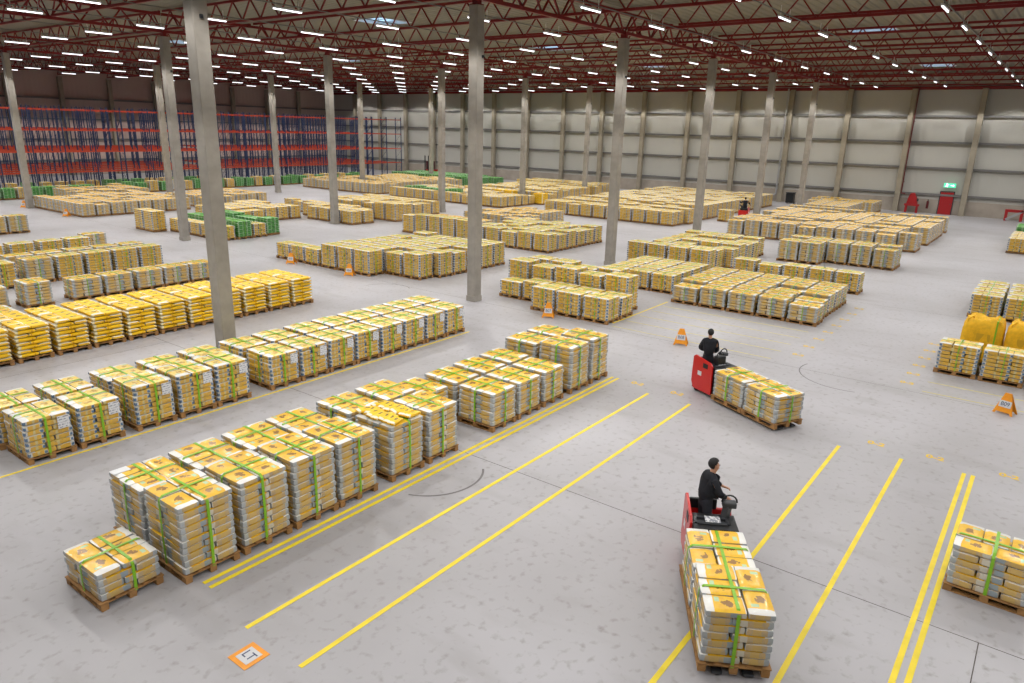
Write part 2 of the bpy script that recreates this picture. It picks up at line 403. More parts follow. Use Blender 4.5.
for _p, _v in ((0.52, 1.0), (0.62, .66), (0.80, .34)):
    _e = _cr.elements.new(_p); _e.color = (_v, _v, _v, 1)
_m = _n.new('ShaderNodeMath'); _m.operation = 'MULTIPLY'; _m.inputs[1].default_value = 3.6; _l.new(_r.outputs[0], _m.inputs[0])
_l.new(_m.outputs[0], _n['Emission'].inputs['Strength'])
for j, y in enumerate(ly):
    for i, x in enumerate(lx):
        t = thing('ceiling_light', (x, y, 12.1), 0, 'white tube ceiling light, %s from the near end, %s row from the right' % (ORD[i], ORD[j]), 'ceiling light', 'tube lights under the roof')
        link('housing', hs, t); link('light_tube', tb, t)
        lo = bpy.data.objects.new('tube_light', ld); C.objects.link(lo); lo.parent = t; lo.location = (0, 0, -0.06)
# thin cable trays carrying the light rows
for j, y in enumerate(ly):
    o = MB().box(((lx[0] + lx[-1]) / 2, y, 12.32), (lx[-1] - lx[0] + 8, 0.04, 0.04)).build('cable_tray', GIRT)
    tag(o, 'thin pale cable tray above the %s row of tube lights from the right' % ORD[j], 'cable tray', 'cable trays')

# ------------------------------------------------------------------ sacks, pallets, loads
SL, SW, ST = 0.572, 0.378, 0.125
def sack_arrays(nu=7, nv=5, nw=3, fill=1.0, sq=0.8):
    """pillow shaped sack: arrays of verts, quads, uvs per loop, material per face"""
    V, F, U, Mi = [], [], [], []
    def pt(a, b, c):
        e = sq + (1 - sq) * ((1 - abs(a) ** 6) * (1 - abs(b) ** 6)) ** 0.5
        x = a * SL / 2 * (1 - 0.03 * abs(b) ** 6 - 0.02 * c * c); y = b * SW / 2 * (1 - 0.03 * abs(a) ** 6 - 0.03 * c * c)
        return (x, y, c * ST / 2 * e * fill)
    def grid(fn, n1, n2, uvf, mi, flip):
        base = len(V)
        for i in range(n1 + 1):
            for j in range(n2 + 1): V.append(fn(-1 + 2 * i / n1, -1 + 2 * j / n2))
        for i in range(n1):
            for j in range(n2):
                q = [base + i * (n2 + 1) + j, base + (i + 1) * (n2 + 1) + j, base + (i + 1) * (n2 + 1) + j + 1, base + i * (n2 + 1) + j + 1]
                w = [(i, j), (i + 1, j), (i + 1, j + 1), (i, j + 1)]
                if flip: q.reverse(); w.reverse()
                F.append(q); U.extend([uvf(p / n1, r / n2) for p, r in w]); Mi.append(mi)
    idn = lambda p, r: (p, r)
    grid(lambda a, b: pt(a, b, 1), nu, nv, idn, 0, False)
    grid(lambda a, b: pt(a, b, -1), nu, nv, idn, 0, True)
    grid(lambda a, c: pt(a, -1, c), nu, nw, idn, 1, False)
    grid(lambda a, c: pt(a, 1, c), nu, nw, lambda p, r: (1 - p, r), 1, True)
    grid(lambda b, c: pt(1, b, c), nv, nw, idn, 1, False)
    grid(lambda b, c: pt(-1, b, c), nv, nw, idn, 1, True)
    return np.array(V), np.array(F), np.array(U), np.array(Mi)
SA = {'hi': sack_arrays(9, 6, 3), 'mid': sack_arrays(4, 3, 2), 'loose': sack_arrays(9, 6, 3, 1.0, 0.45), 'top': sack_arrays(9, 6, 3, 1.0, 0.62)}
# low version: plain chamfer-free box would look dead, squeeze it slightly instead
def layer_slots(i, rnd, jit):
    """five sacks per layer on a 1.0 x 1.2 pallet (X x Y), mirrored on alternate layers"""
    s = 1 if i % 2 == 0 else -1; out = []
    for k in range(3):
        f = 0 if (s > 0) else PI
        out.append((s * -0.195, (k - 1) * 0.388, f))
    for k in range(2):
        out.append((s * 0.29, (k - 0.5) * 0.582, -PI / 2 if k else PI / 2))
    return [(x + rnd.uniform(-jit, jit), y + rnd.uniform(-jit, jit), r + rnd.uniform(-jit, jit)) for x, y, r in out]

def side_uv(arr, x, y, r):
    """side faces: u runs across the whole load, so print lines up from layer to layer"""
    v, f, u, mi = arr; u = u.copy(); c, s_ = math.cos(r), math.sin(r)
    W = np.stack([v[:, 0] * c - v[:, 1] * s_ + x, v[:, 0] * s_ + v[:, 1] * c + y, v[:, 2]], 1)
    side = np.repeat(mi == 1, 4)
    P = W[f]; nrm = np.cross(P[:, 1] - P[:, 0], P[:, 2] - P[:, 1])
    along_x = np.repeat(np.abs(nrm[:, 1]) > np.abs(nrm[:, 0]), 4)
    L = W[f.ravel()]
    uu = np.where(along_x, L[:, 0] + 0.5, (L[:, 1] + 0.6) / 1.2); vv = L[:, 2] / ST + 0.5
    u[side, 0] = uu[side]; u[side, 1] = vv[side]
    return (v, f, u, mi)

def assemble(parts, uvname='UVMap'):
    V, F, U, Mi, off = [], [], [], [], 0
    for (v, f, u, mi) in parts:
        V.append(v); F.append(f + off); U.append(u); Mi.append(mi); off += len(v)
    return np.concatenate(V), np.concatenate(F), np.concatenate(U), np.concatenate(Mi)

def np_mesh(name, V, F, U, Mi, mats, smooth=True):
    me = bpy.data.meshes.new(name)
    me.vertices.add(len(V)); me.vertices.foreach_set('co', V.astype(np.float32).ravel())
    me.loops.add(len(F) * 4); me.loops.foreach_set('vertex_index', F.astype(np.int32).ravel())
    me.polygons.add(len(F)); me.polygons.foreach_set('loop_start', np.arange(0, len(F) * 4, 4, dtype=np.int32))
    me.polygons.foreach_set('material_index', Mi.astype(np.int32)); me.polygons.foreach_set('use_smooth', np.full(len(F), smooth))
    for m in mats: me.materials.append(m)
    uv = me.uv_layers.new(name='UVMap'); uv.data.foreach_set('uv', U.astype(np.float32).ravel())
    me.update(calc_edges=True); me.validate()
    return me

def xf(arr, x, y, z, r, sz=1.0):
    v, f, u, mi = arr; c, s = math.cos(r), math.sin(r)
    w = np.stack([v[:, 0] * c - v[:, 1] * s + x, v[:, 0] * s + v[:, 1] * c + y, v[:, 2] * sz + z], 1)
    return (w, f, u, mi)

PZ = 0.145
def stack_arrays(nl, seed, res, jit):
    rnd = random.Random(seed); parts = []
    for i in range(nl):
        for (x, y, r) in layer_slots(i, rnd, jit):
            parts.append(xf(side_uv(SA['loose' if seed < 0 else res], x, y, r), x, y, PZ + (i + .5) * ST + 0.001, r))
    return assemble(parts)

def box_arr(c, d, mi):
    V = np.array([[(c[0] + sx * d[0] / 2), (c[1] + sy * d[1] / 2), (c[2] + sz * d[2] / 2)] for sx in (-1, 1) for sy in (-1, 1) for sz in (-1, 1)])
    F = np.array([[0, 1, 3, 2], [4, 6, 7, 5], [0, 4, 5, 1], [2, 3, 7, 6], [0, 2, 6, 4], [1, 5, 7, 3]])
    return V, F, np.tile(np.array([[0, 0], [1, 0], [1, 1], [0, 1]]), (6, 1)).astype(float), np.full(6, mi)

def pallet_boxes():
    b = []
    for x in (-0.45, -0.225, 0, 0.225, 0.45): b.append(((x, 0, 0.134), (0.13 if abs(x) != 0.225 else 0.1, 1.2, 0.022)))
    for y in (-0.53, 0, 0.53): b.append(((0, y, 0.112), (1.0, 0.12, 0.022)))
    for x in (-0.44, 0, 0.44):
        for y in (-0.53, 0, 0.53): b.append(((x, y, 0.061), (0.12, 0.13, 0.08)))
        b.append(((x, 0, 0.0115), (0.11, 1.2, 0.022)))
    return b
pmb = MB()
for c, d in pallet_boxes(): pmb.box(c, d)
PAL = pmb.mesh('wooden_pallet', WOOD, bevel=0.003, seg=1)

def strap_mesh(nl, along, off=0.0, w=0.05):
    """green band: up one side, over the top, down the other"""
    H = PZ + nl * ST; m = MB(); t = 0.006
    if along == 'y':
        e = 0.588
        pts = [(-e, 0.1), (-e - .008, H * .5), (-e, H - .05), (-e + .07, H + .004), (0, H + .012), (e - .07, H + .004), (e, H - .05), (e + .008, H * .5), (e, 0.1)]
        for a, b in zip(pts, pts[1:]): m.bar((off, a[0], a[1]), (off, b[0], b[1]), w if abs(a[0] - b[0]) > 0.1 else w, t, up=(0, 1, 0) if abs(a[0] - b[0]) > 0.06 else (0, 0, 1)) if False else m.box2((off, a[0], a[1]), (off, b[0], b[1]), w, t, 'x')
    else:
        e = 0.492
        pts = [(-e, 0.1), (-e - .008, H * .5), (-e, H - .05), (-e + .07, H + .010), (0, H + .018), (e - .07, H + .010), (e, H - .05), (e + .008, H * .5), (e, 0.1)]
        for a, b in zip(pts, pts[1:]): m.box2((a[0], off, a[1]), (b[0], off, b[1]), w, t, 'y')
    return m.mesh('strap', STRAP)
def box2(s, a, b, w, t, ax):
    a, b = Vector(a), Vector(b); d = (b - a); L = d.length + 0.008; z = d.normalized()
    x = Vector((1, 0, 0)) if ax == 'x' else Vector((0, 1, 0)); y = z.cross(x)
    m = Matrix(((x.x, y.x, z.x, 0), (x.y, y.y, z.y, 0), (x.z, y.z, z.z, 0), (0, 0, 0, 1)))
    bmesh.ops.create_cube(s.bm, size=1.0, matrix=Matrix.Translation((a + b) / 2) @ m @ Matrix.Diagonal((w, t, L, 1)))
MB.box2 = box2

CACHE = {}
def cached(key, fn):
    if key not in CACHE: CACHE[key] = fn()
    return CACHE[key]
SACK = {}
for k in SM:
    for par in (0, 1):
        for q, (x, y, r) in enumerate(layer_slots(par, random.Random(1), 0)):
            SACK[k, par, q] = np_mesh('sack', *side_uv(SA['loose' if k == 'open' else 'hi'], x, y, r), SM[k])
            if k != 'open': SACK[k + '_top', par, q] = np_mesh('sack', *side_uv(SA['top'], x, y, r), SM[k])
def m_stack(kind, nl, v): return cached(('s', kind, nl, v), lambda: np_mesh('sack_stack', *stack_arrays(nl, v * 31 + nl, 'mid', 0.012), SM[kind]))
def m_far(kind, nl, v):
    def mk():
        A = stack_arrays(nl, v * 17 + nl, 'mid', 0.012)
        pb = [box_arr(c, d, 2) for c, d in pallet_boxes()]
        H = PZ + nl * ST
        st = [box_arr((0, s * 0.590, (H + .1) / 2), (0.025, 0.006, H - .1), 3) for s in (-1, 1)] + [box_arr((s * 0.494, 0, (H + .1) / 2), (0.006, 0.025, H - .1), 3) for s in (-1, 1)]
        st += [box_arr((0, 0, H + .008), (0.025, 1.2, 0.006), 3), box_arr((0, 0, H + .014), (1.0, 0.02, 0.006), 3)]
        return np_mesh('sack_pallet', *assemble([A] + pb + (st if kind != 'open' else [])), SM[kind] + [WOOD, STRAP])
    return cached(('f', kind, nl, v), mk)
SHEET_Y = MB().box((0, 0, 0), (0.24, 0.006, 0.3)).mesh('label_sheet', PAPER)
SHEET_T = MB().box((0, 0, 0), (0.3, 0.2, 0.004)).mesh('label_sheet', PAPER)

def near_pallet(x, y, rz, nl, kind, label, group, z=0.0, sheet=None, straps=True, loose_top=False, seed=None):
    t = thing('sack_pallet', (x, y, z), rz, label, 'pallet of sacks', group)
    link('wooden_pallet', PAL, t)
    rnd = random.Random(seed if seed is not None else int(x * 91 + y * 17 + nl))
    jit = 0.012 if kind != 'open' else 0.016
    for i in range(nl):
        for q, (a, b, r) in enumerate(layer_slots(i, rnd, jit)):
            s = link('sack', SACK[kind if (i < nl - 1 or kind == 'open') else kind + '_top', i % 2, q], t, (a, b, PZ + (i + .5) * ST + .001)); s.rotation_euler = (rnd.uniform(-.01, .01), rnd.uniform(-.012, .012), r)
    if loose_top:
        for q in range(14):
            s = link('sack', SACK['open', 0, 1], t, ((-.24 if q % 2 else .22) + rnd.uniform(-.05, .05), -0.48 + (q // 2) * .16, PZ + nl * ST + .055 + rnd.uniform(0, .015)))
            s.rotation_euler = (rnd.uniform(-.1, .1), rnd.uniform(-.06, .06), rnd.uniform(-.35, .35)); s.scale = (.72, .46, .75)
    if straps and kind != 'open':
        link('strap', cached(('st', nl, 'y'), lambda: strap_mesh(nl, 'y')), t, (rnd.uniform(-.06, .06), 0, 0))
        if not loose_top: link('strap', cached(('st', nl, 'x'), lambda: strap_mesh(nl, 'x')), t, (0, rnd.uniform(-.06, .06), 0))
    if sheet == 'side' and nl > 3: link('label_sheet', SHEET_Y, t, (0.31, -0.594, PZ + (nl - 1.8) * ST))
    if sheet == 'top': link('label_sheet', SHEET_T, t, (-0.33, 0.42, PZ + nl * ST + .01))
    return t

def mid_pallet(x, y, rz, nl, kind, label, group, z=0.0):
    t = thing('sack_pallet', (x, y, z), rz, label, 'pallet of sacks', group); v = R.randrange(3)
    link('wooden_pallet', PAL, t); link('sack_stack', m_stack(kind, nl, v), t)
    if kind != 'open':
        link('strap', cached(('sm', nl, 'y'), lambda: strap_mesh(nl, 'y', w=.032)), t)
        link('strap', cached(('sm', nl, 'x'), lambda: strap_mesh(nl, 'x', w=.026)), t)
    return t

def far_pallet(x, y, rz, nl, kind, label, group, z=0.0):
    o = link('sack_pallet', m_far(kind, nl, R.randrange(3)), None, (x, y, z), rz)
    return tag(o, label, 'pallet of sacks', group)

# ------------------------------------------------------------------ near double rows (lanes along X)
def H(v): return v
A_f = [(5.0, 10), (6.1, 10), (7.2, 10), (8.25, 10), (9.65, 9), (10.8, 9), (13.1, 7), (14.2, 7), (15.35, 7), (16.7, 10), (17.85, 10)]
A_b = [(5.0, 9), (6.1, 9), (7.2, 9), (8.25, 9), (9.6, 9), (10.75, 9), (11.9, 7), (13.15, 7), (14.3, 7), (15.45, 7), (16.7, 9), (17.85, 9)]
def hw(nl): return 'tall' if nl >= 9 else ('chest-high' if nl >= 7 else 'low')
for i, (x, nl) in enumerate(A_f):
    near_pallet(x + .5, 10.35 + .6, 0, nl, 'wrapped', '%s wrapped yellow sack pallet beside the yellow line, %s from the left in its row' % (hw(nl), ORD[i]),
                'wrapped pallets beside the yellow double line', loose_top=(i == 4))
for i, (x, nl) in enumerate(A_b):
    near_pallet(x + .5, 11.63 + .6, 0, nl, 'wrapped', '%s wrapped sack pallet, %s from the left behind the row beside the double line' % (hw(nl), ORD[i]),
                'wrapped pallets, second row from the double line', sheet='top' if i == 0 else None)
near_pallet(4.3, 11.3, math.radians(1), 4, 'wrapped', 'low wrapped sack pallet standing alone before the tall row, four layers high', 'lone low pallet')
near_pallet(13.5, -0.2, 0, 6, 'wrapped', 'wrapped sack pallet cut by the frame edge, standing on the right double line', 'lone pallet at right')

B_f = [(5.1, 7), (6.2, 7), (7.5, 8), (8.6, 8), (9.65, 8), (11.3, 7), (12.36, 7), (13.42, 7), (14.48, 7), (15.54, 7), (16.6, 7), (17.66, 7), (18.72, 7)]
B_b = [(5.0, 7), (6.2, 7), (7.5, 7), (8.7, 7), (9.9, 7), (11.2, 7), (12.3, 7), (13.5, 7), (14.6, 7), (15.7, 7), (16.75, 7), (17.8, 7), (18.85, 7)]
for i, (x, nl) in enumerate(B_f):
    near_pallet(x + .5, 17.0 + .6, 0, nl, 'bright', 'bright yellow blue-dotted sack pallet, %s from the left in its front row' % ORD[i],
                'bright pallets, front of the second double row', sheet='side')
for i, (x, nl) in enumerate(B_b):
    near_pallet(x + .5, 18.3 + .6, 0, nl, 'bright', 'bright yellow sack pallet, %s from the left behind the blue-dotted front row' % ORD[i],
                'bright pallets, back of the second double row')
for j, y in enumerate((24.75, 26.02)):
    for i in range(11):
        x = 6.55 + 1.125 * i
        near_pallet(x + .5, y + .6, R.uniform(-.012, .012), 8, 'open', 'unwrapped golden sack pallet, %s from the left in the %s row' % (ORD[i], 'front' if j == 0 else 'back'),
                    'unwrapped pallets of loose golden sacks', straps=False, seed=i * 7 + j)

# rotated pallets (long side along X) further left
def rot(x, y, nl, kind, label, group): mid_pallet(x + .6, y + .5, PI / 2, nl, kind, label, group)
for i, x in enumerate((12.25, 13.55, 14.9, 16.15, 17.4)):
    rot(x, 31.95, 6, 'wrapped', 'low tan sack pallet, %s from the left directly behind the unwrapped golden rows' % ORD[i], 'tan pallets behind the golden rows')
for i, x in enumerate((12.2, 13.5, 14.8, 16.1, 17.35)):
    rot(x, 36.6, 8, 'bright' if i else 'wrapped', 'striped yellow sack pallet, %s from the left behind the low tan pallets' % ORD[i], 'striped pallets behind the tan row')
for i, x in enumerate((12.2, 13.5, 14.9, 16.2, 17.5)):
    rot(x, 38.7, 7, 'wrapped', 'tan sack pallet, %s from the left in the row behind the striped pallets' % ORD[i], 'third row of the left cluster')
for i, x in enumerate((12.2, 13.6, 15.0, 16.35)):
    rot(x, 42.4, 7, 'bright', 'yellow sack pallet, %s from the left in the last row of the left cluster' % ORD[i], 'last row of the left cluster')
for (x, y, k) in ((17.4, 42.9, 'last'), (16.6, 39.9 + .0, 'inner')):
    if k == 'last': rot(x + .25, y + .5, 7, 'wrapped', 'tan sack pallet at the far right end of the left cluster', 'last row of the left cluster')
mid_pallet(11.0, 32.5, 0, 7, 'wrapped', 'bulging tan sack pallet left of the low tan row, at the gap', 'pallets at the left frame edge')
mid_pallet(8.5, 28.8, 0, 6, 'wrapped', 'grey tan sack pallet cut by the left frame edge behind the golden rows', 'pallets at the left frame edge')
mid_pallet(9.6, 33.0, 0, 6, 'wrapped', 'tan sack pallet at the left frame edge beside the bulging one', 'pallets at the left frame edge')
mid_pallet(11.3, 36.9, 0, 8, 'bright', 'yellow sack pallet at the left frame edge, left of the striped pallets', 'pallets at the left frame edge')
mid_pallet(10.9, 39.6, 0, 8, 'bright', 'yellow sack pallet at the left frame edge, behind the striped one', 'pallets at the left frame edge')
for i, x in enumerate((17.35, 16.1, 14.85)):
    rot(x, 53.6, 8, 'wrapped', 'tan sack pallet, %s from the right in the lone pair near the left frame edge' % ORD[i], 'lone group at left')
rot(15.0, 55.4, 8, 'wrapped', 'tan sack pallet behind the lone group near the left frame edge', 'lone group at left')

# ------------------------------------------------------------------ blocks of pallets further back
# block: phrase, group, columns (x, y0, count, layers, kind, [pitch])
BL = []
def block(phrase, cols): BL.append((phrase, cols))
def cols(x0, n, y0, cnt, nl, kind, px=1.1): return [(x0 + px * i, y0, cnt, nl, kind) for i in range(n)]
block('block before the third pillar', [(24.15, 13.45, 3, 7, 'bright'), (25.3, 13.45, 5, 6, 'bright'), (26.4, 13.8, 5, 11, 'bright'), (27.5, 14.8, 4, 11, 'bright')])
block('low pale block by truck aisle', [(29.7, 7.0, 5, 6, 'wrapped')] + cols(30.8, 4, 7.1, 5, 6, 'wrapped') + cols(31.1, 4, 13.9, 3, 6, 'bright'))
block('column behind the low pale block', [(37.4, 7.1, 5, 7, 'bright')])
block('uneven block behind the single column', [(37.2, 14.7, 4, 9, 'bright'), (38.3, 14.7, 4, 8, 'bright'), (39.4, 14.2, 4, 8, 'bright'), (40.5, 14.2, 4, 9, 'bright'), (41.6, 14.2, 4, 8, 'wrapped'), (42.7, 14.2, 4, 8, 'bright')] + cols(43.8, 2, 14.6, 4, 8, 'bright'))
block('tall pale block by the open aisle', [(44.6, 10.9, 2, 9, 'wrapped')] + cols(45.9, 2, 7.1, 5, 9, 'wrapped'))
block('big mustard block left of second pillar', [(24.1, 27.15, 3, 9, 'bright'), (24.1, 31.1, 3, 6, 'bright')] + cols(25.2, 1, 24.7, 5, 9, 'bright') + cols(26.3, 5, 24.35, 5, 9, 'bright'))
block('long block behind the big mustard block', [(36.4, 24.7, 5, 8, 'bright'), (36.4, 31.1, 5, 10, 'bright')] + cols(37.55, 5, 24.7, 5, 8, 'bright') + [(38.3, 32.0, 4, 7, 'wrapped'), (39.5, 32.3, 4, 7, 'wrapped')])
block('pale block between the pillar rows', cols(42.2, 6, 31.6, 4, 8, 'wrapped'))
block('low block at the middle pillar', [(36.2, 42.5, 4, 7, 'bright', 1.4), (37.35, 42.4, 6, 7, 'bright'), (38.5, 43.9, 8, 7, 'bright')])
block('tall block beside the middle pillar', [(39.9, 41.7, 6, 10, 'bright'), (41.0, 41.9, 7, 9, 'bright')] + cols(42.2, 4, 43.0, 7, 8, 'bright') )
block('mixed green block near the middle pillars', [(24.05, 48.45, 2, 10, 'bright'), (25.2, 42.1, 5, 6, 'bright'), (26.35, 42.0, 5, 8, 'green'), (27.45, 42.0, 1, 6, 'bright'), (27.45, 43.4, 4, 6, 'green'), (28.6, 42.2, 5, 8, 'green')])
block('tan block behind the green sacks', cols(30.6, 5, 48.4, 5, 7, 'bright'))
block('long tan block before the racks', cols(24.1, 8, 59.1, 7, 7, 'wrapped'))
block('tan block beside the long tan block', cols(34.0, 6, 59.3, 5, 7, 'wrapped'))
block('rearmost tan block near the racks', cols(28.1, 6, 69.4, 4, 7, 'wrapped'))
block('twelve-deep tan column block', cols(54.4, 1, 42.5, 12, 7, 'bright') + [(55.5, 42.5, 5, 7, 'bright'), (55.5, 49.0, 6, 9, 'green')] + cols(56.6, 3, 42.4, 12, 7, 'bright') + cols(59.9, 1, 41.5, 5, 8, 'open') + cols(61.0, 1, 41.5, 12, 8, 'bright') + cols(59.9, 1, 48.2, 7, 8, 'bright'))
block('brown block before the rack end', cols(54.4, 4, 59.8, 10, 8, 'wrapped') + cols(59.2, 6, 60.2, 9, 8, 'wrapped'))
block('long mustard block across the hall', cols(54.5, 2, 24.9, 10, 8, 'bright') + cols(56.8, 1, 24.5, 10, 9, 'bright') + cols(58.2, 2, 25.6, 10, 8, 'bright'))
block('deep block left of the open aisle', [(53.3, 8.5, 9, 9, 'wrapped'), (54.4, 7.3, 10, 9, 'wrapped'), (55.5, 7.3, 10, 9, 'wrapped'), (57.0, 8.5, 9, 9, 'wrapped')] + cols(58.7, 7, 7.2, 10, 9, 'wrapped') + [(68.0, 7.2, 10, 9, 'wrapped')])
block('pallet group behind the red trucks aisle', [(61.0, 22.6, 1, 7, 'bright')] + cols(60.6, 17, 24.9, 10, 9, 'bright'))
block('rear block against the far wall', cols(63.8, 9, 43.0, 8, 8, 'bright') + cols(74.6, 4, 44.5, 9, 8, 'bright') + cols(70.4, 6, 15.5, 3, 9, 'wrapped') + cols(78.6, 4, 14.9, 5, 8, 'wrapped'))
block('green rear block near the far corner', cols(70.0, 5, 58.5, 12, 9, 'green') + cols(66.0, 3, 60.2, 9, 8, 'wrapped'))
block('bright block at the right edge', [(26.4, -1.36, 3, 7, 'bright')] + cols(36.2, 4, -1.3, 3, 7, 'bright'))
block('far pallet group at the right edge', cols(59.4, 5, -1.2, 3, 7, 'bright') + cols(66.5, 3, -1.2, 3, 8, 'green'))

ALL = []
CAMXY = Vector((0, 0))
for phrase, cs in BL:
    xsr = sorted({round(c[0], 1) for c in cs}); rank = {x: i for i, x in enumerate(xsr)}
    seen = {}
    for c in cs:
        x, y0, cnt, nl, kind = c[:5]; p = c[5] if len(c) > 5 else 1.28
        for j in range(cnt):
            i = rank[round(x, 1)]; q = seen.get(i, 0); seen[i] = q + 1
            xx, yy = x + .5 + R.uniform(-.03, .03), y0 + .6 + p * j + R.uniform(-.02, .02)
            if any(abs(xx - px_) < .5 + .27 and abs(yy - py_) < .6 + .27 for px_ in [-.2 + 12 * q_ for q_ in range(8)] for py_ in (-4, 20, 44, 68)): continue
            ALL.append([math.hypot(xx, yy), xx, yy, R.uniform(-.012, .012), max(3, nl + (R.choice((0, 0, 0, -1)) if cnt > 3 else 0)), kind, phrase, i, (yy, q)])
# rank along Y inside each file
from collections import defaultdict
G = defaultdict(list)
for a in ALL: G[(a[6], a[7])].append(a)
for v in G.values():
    v.sort(key=lambda a: a[2])
    for k, a in enumerate(v): a.append(k)
ALL.sort(key=lambda a: a[0])
KW = {'bright': 'yellow', 'wrapped': 'tan', 'open': 'golden', 'green': 'green'}
n_single = sum(1 for o in bpy.data.objects if o.name.startswith('sack_pallet'))
N_IND = 300 - 4 - n_single
rest = {'yellow': [], 'green': []}
for idx, a in enumerate(ALL):
    d, x, y, rz, nl, kind, phrase, i, _, k = a
    if idx < N_IND:
        lab = '%s pallet, %s file back, %s from right, %s' % (KW[kind], ORD[i], ORD[k], phrase)
        if len(lab.split()) > 16: lab = '%s pallet, %s file back, %s from right, %s' % (KW[kind], ORD[i], ORD[k], phrase)
        (mid_pallet if d < 42 else far_pallet)(x, y, rz, nl, kind, lab, phrase)
    else:
        rest['green' if kind == 'green' else 'yellow'].append(a)
print('individual pallets', n_single, N_IND, 'rest', len(rest['yellow']), len(rest['green']))
# everything further off: one object per colour of goods
FARMI = {'bright': 0, 'wrapped': 2, 'open': 4, 'green': 0}
def far_mass(name, lst, mats, label):
    parts = []
    for a in lst:
        d, x, y, rz, nl, kind = a[:6]; off = FARMI[kind]
        st = cached(('lo', nl), lambda: stack_arrays(nl, nl, 'mid' , 0.012))
        v, f, u, mi = xf(st, x, y, 0, rz)
        parts.append((v, f, u, mi + off))
        for c, dd in (((0, 0, .06), (.94, 1.16, .08)), ((0, 0, .13), (1.0, 1.2, .02))):
            parts.append(xf(box_arr(c, dd, len(mats) - 1), x, y, 0, rz))
    o = link(name, np_mesh(name, *assemble(parts), mats)); tag(o, label, 'pallets of sacks', None, 'stuff')
far_mass('distant_sack_pallets', rest['yellow'], SM['bright'] + SM['wrapped'] + SM['open'] + [WOOD], 'distant tan and yellow sack pallets filling the far half of the hall')
far_mass('distant_green_pallets', rest['green'], SM['green'] + [WOOD], 'distant green sack pallets near the far corner and right edge')

# green and yellow pallets standing in and before the racks
RKW = []
for i in range(9):
    RKW.append((22.2 + 1.15 * i, 75.9, 'green' if i % 3 else 'bright', 7))
for i in range(26):
    RKW.append((34.0 + 1.25 * i, 75.9 + (i % 2) * .1, 'green' if R.random() < .72 else 'bright', 7 + i % 2))
RKW2 = [(26 + 1.5 * i, 79.35, 'bright' if R.random() < .7 else 'green', 8) for i in range(14)]
mp = defaultdict(list)
for x, y, kd, nl in RKW + RKW2: mp['g' if kd == 'green' else 'y'].append([0, x + .5, y + .3, 0, nl, kd])
far_mass('rack_green_pallets', mp['g'], SM['green'] + [WOOD], 'green sack pallets lined up on the floor before the racks')
far_mass('rack_yellow_pallets', mp['y'], SM['bright'] + SM['wrapped'] + SM['open'] + [WOOD], 'yellow sack pallets on the floor under the racks')

# ------------------------------------------------------------------ racking
def rack_meshes():
    f = MB()
    for s in (0, 1.1): f.box((0, s, 4.15), (0.09, 0.08, 8.3))
    for i in range(7): f.bar((0, 0, .4 + i * 1.15), (0, 1.1, .4 + i * 1.15), 0.02)
    for i in range(7): f.bar((0, 1.1, .4 + i * 1.15), (0, 0, 1.5 + i * 1.15), 0.02)
    fr = f.mesh('upright_frame', BLUE_ST)
    b = MB()
    for s in (0, 1.1): b.box((0, s, 0), (2.69, 0.05, 0.09))
    for q in (-.6, .6): b.box((q, .55, -.02), (0.04, 1.04, 0.03))
    return fr, b.mesh('load_beam', ORANGE_ST)
fr, lb = rack_meshes()
NB = 19
for r_i, Y in enumerate((77.7, 80.7, 83.7, 86.7, 89.7, 92.7)):
    t = thing('pallet_rack', (22.6, Y, 0), 0, 'blue and orange pallet racking, %s run counted from the hall floor' % ORD[r_i], 'racking', 'runs of pallet racking')
    for i in range(NB + 1): link('upright_frame', fr, t, (i * 2.8, 0, 0))
    for i in range(NB):
        if i == 9 and r_i > 1: continue
        for z in (2.12, 4.05, 6.05, 7.98): link('load_beam', lb, t, ((i + .5) * 2.8, 0, z))

# ------------------------------------------------------------------ floor paint
def line(x0, y0, x1, y1, w, label, mat=YLINE, z=0.003):
    o = MB().bar((x0, y0, z), (x1, y1, z), w, 0.002) if False else None
    dx, dy = x1 - x0, y1 - y0; L = math.hypot(dx, dy)
    o = MB().box(((x0 + x1) / 2, (y0 + y1) / 2, z), (L, w, 0.003), math.atan2(dy, dx)).build('floor_line', mat)
    return tag(o, label, 'floor line', 'painted floor lines')
W = 0.085
line(5.2, 10.18, 18.9, 10.18, W, 'yellow line running under the edge of the tall wrapped row')
line(5.2, 9.99, 18.9, 9.99, W, 'yellow line, outer one of the pair beside the tall wrapped row')
line(5.0, 8.66, 18.3, 8.66, W, 'single yellow line, next one out from the pair beside the wrapped row')
line(5.0, 7.35, 18.3, 7.35, W, 'single yellow line passing above the diamond floor plate, second out from the pair')
line(5.0, 3.30, 18.1, 3.30, W, 'yellow line running under the truck with the two big wrapped stacks')
line(5.0, 1.93, 18.3, 1.93, W, 'yellow line to the right of the front pallet truck')
line(5.0, 0.64, 18.4, 0.64, W, 'yellow line, left one of the pair at the lower right')
line(5.0, 0.46, 18.4, 0.46, W, 'yellow line, right one of the pair at the lower right')
line(2.0, 16.86, 19.8, 16.86, 0.07, 'yellow line along the foot of the bright blue-dotted row')
line(24.6, 13.42, 29.6, 13.42, 0.07, 'thin yellow line between the small block and the low pale block')
for i in range(6):
    line(24.2 + 1.12 * i, 7.0, 24.2 + 1.12 * i, 13.2, 0.06, 'faded yellow line, %s from the near end in the empty bay by the sign' % ORD[i], FADED)
line(24.05, -3, 24.05, 2.35, 0.06, 'faded yellow line before the bright block at the right edge', FADED)
line(25.15, -3, 25.15, 2.35, 0.06, 'faded yellow line next to the bright block at the right edge', FADED)

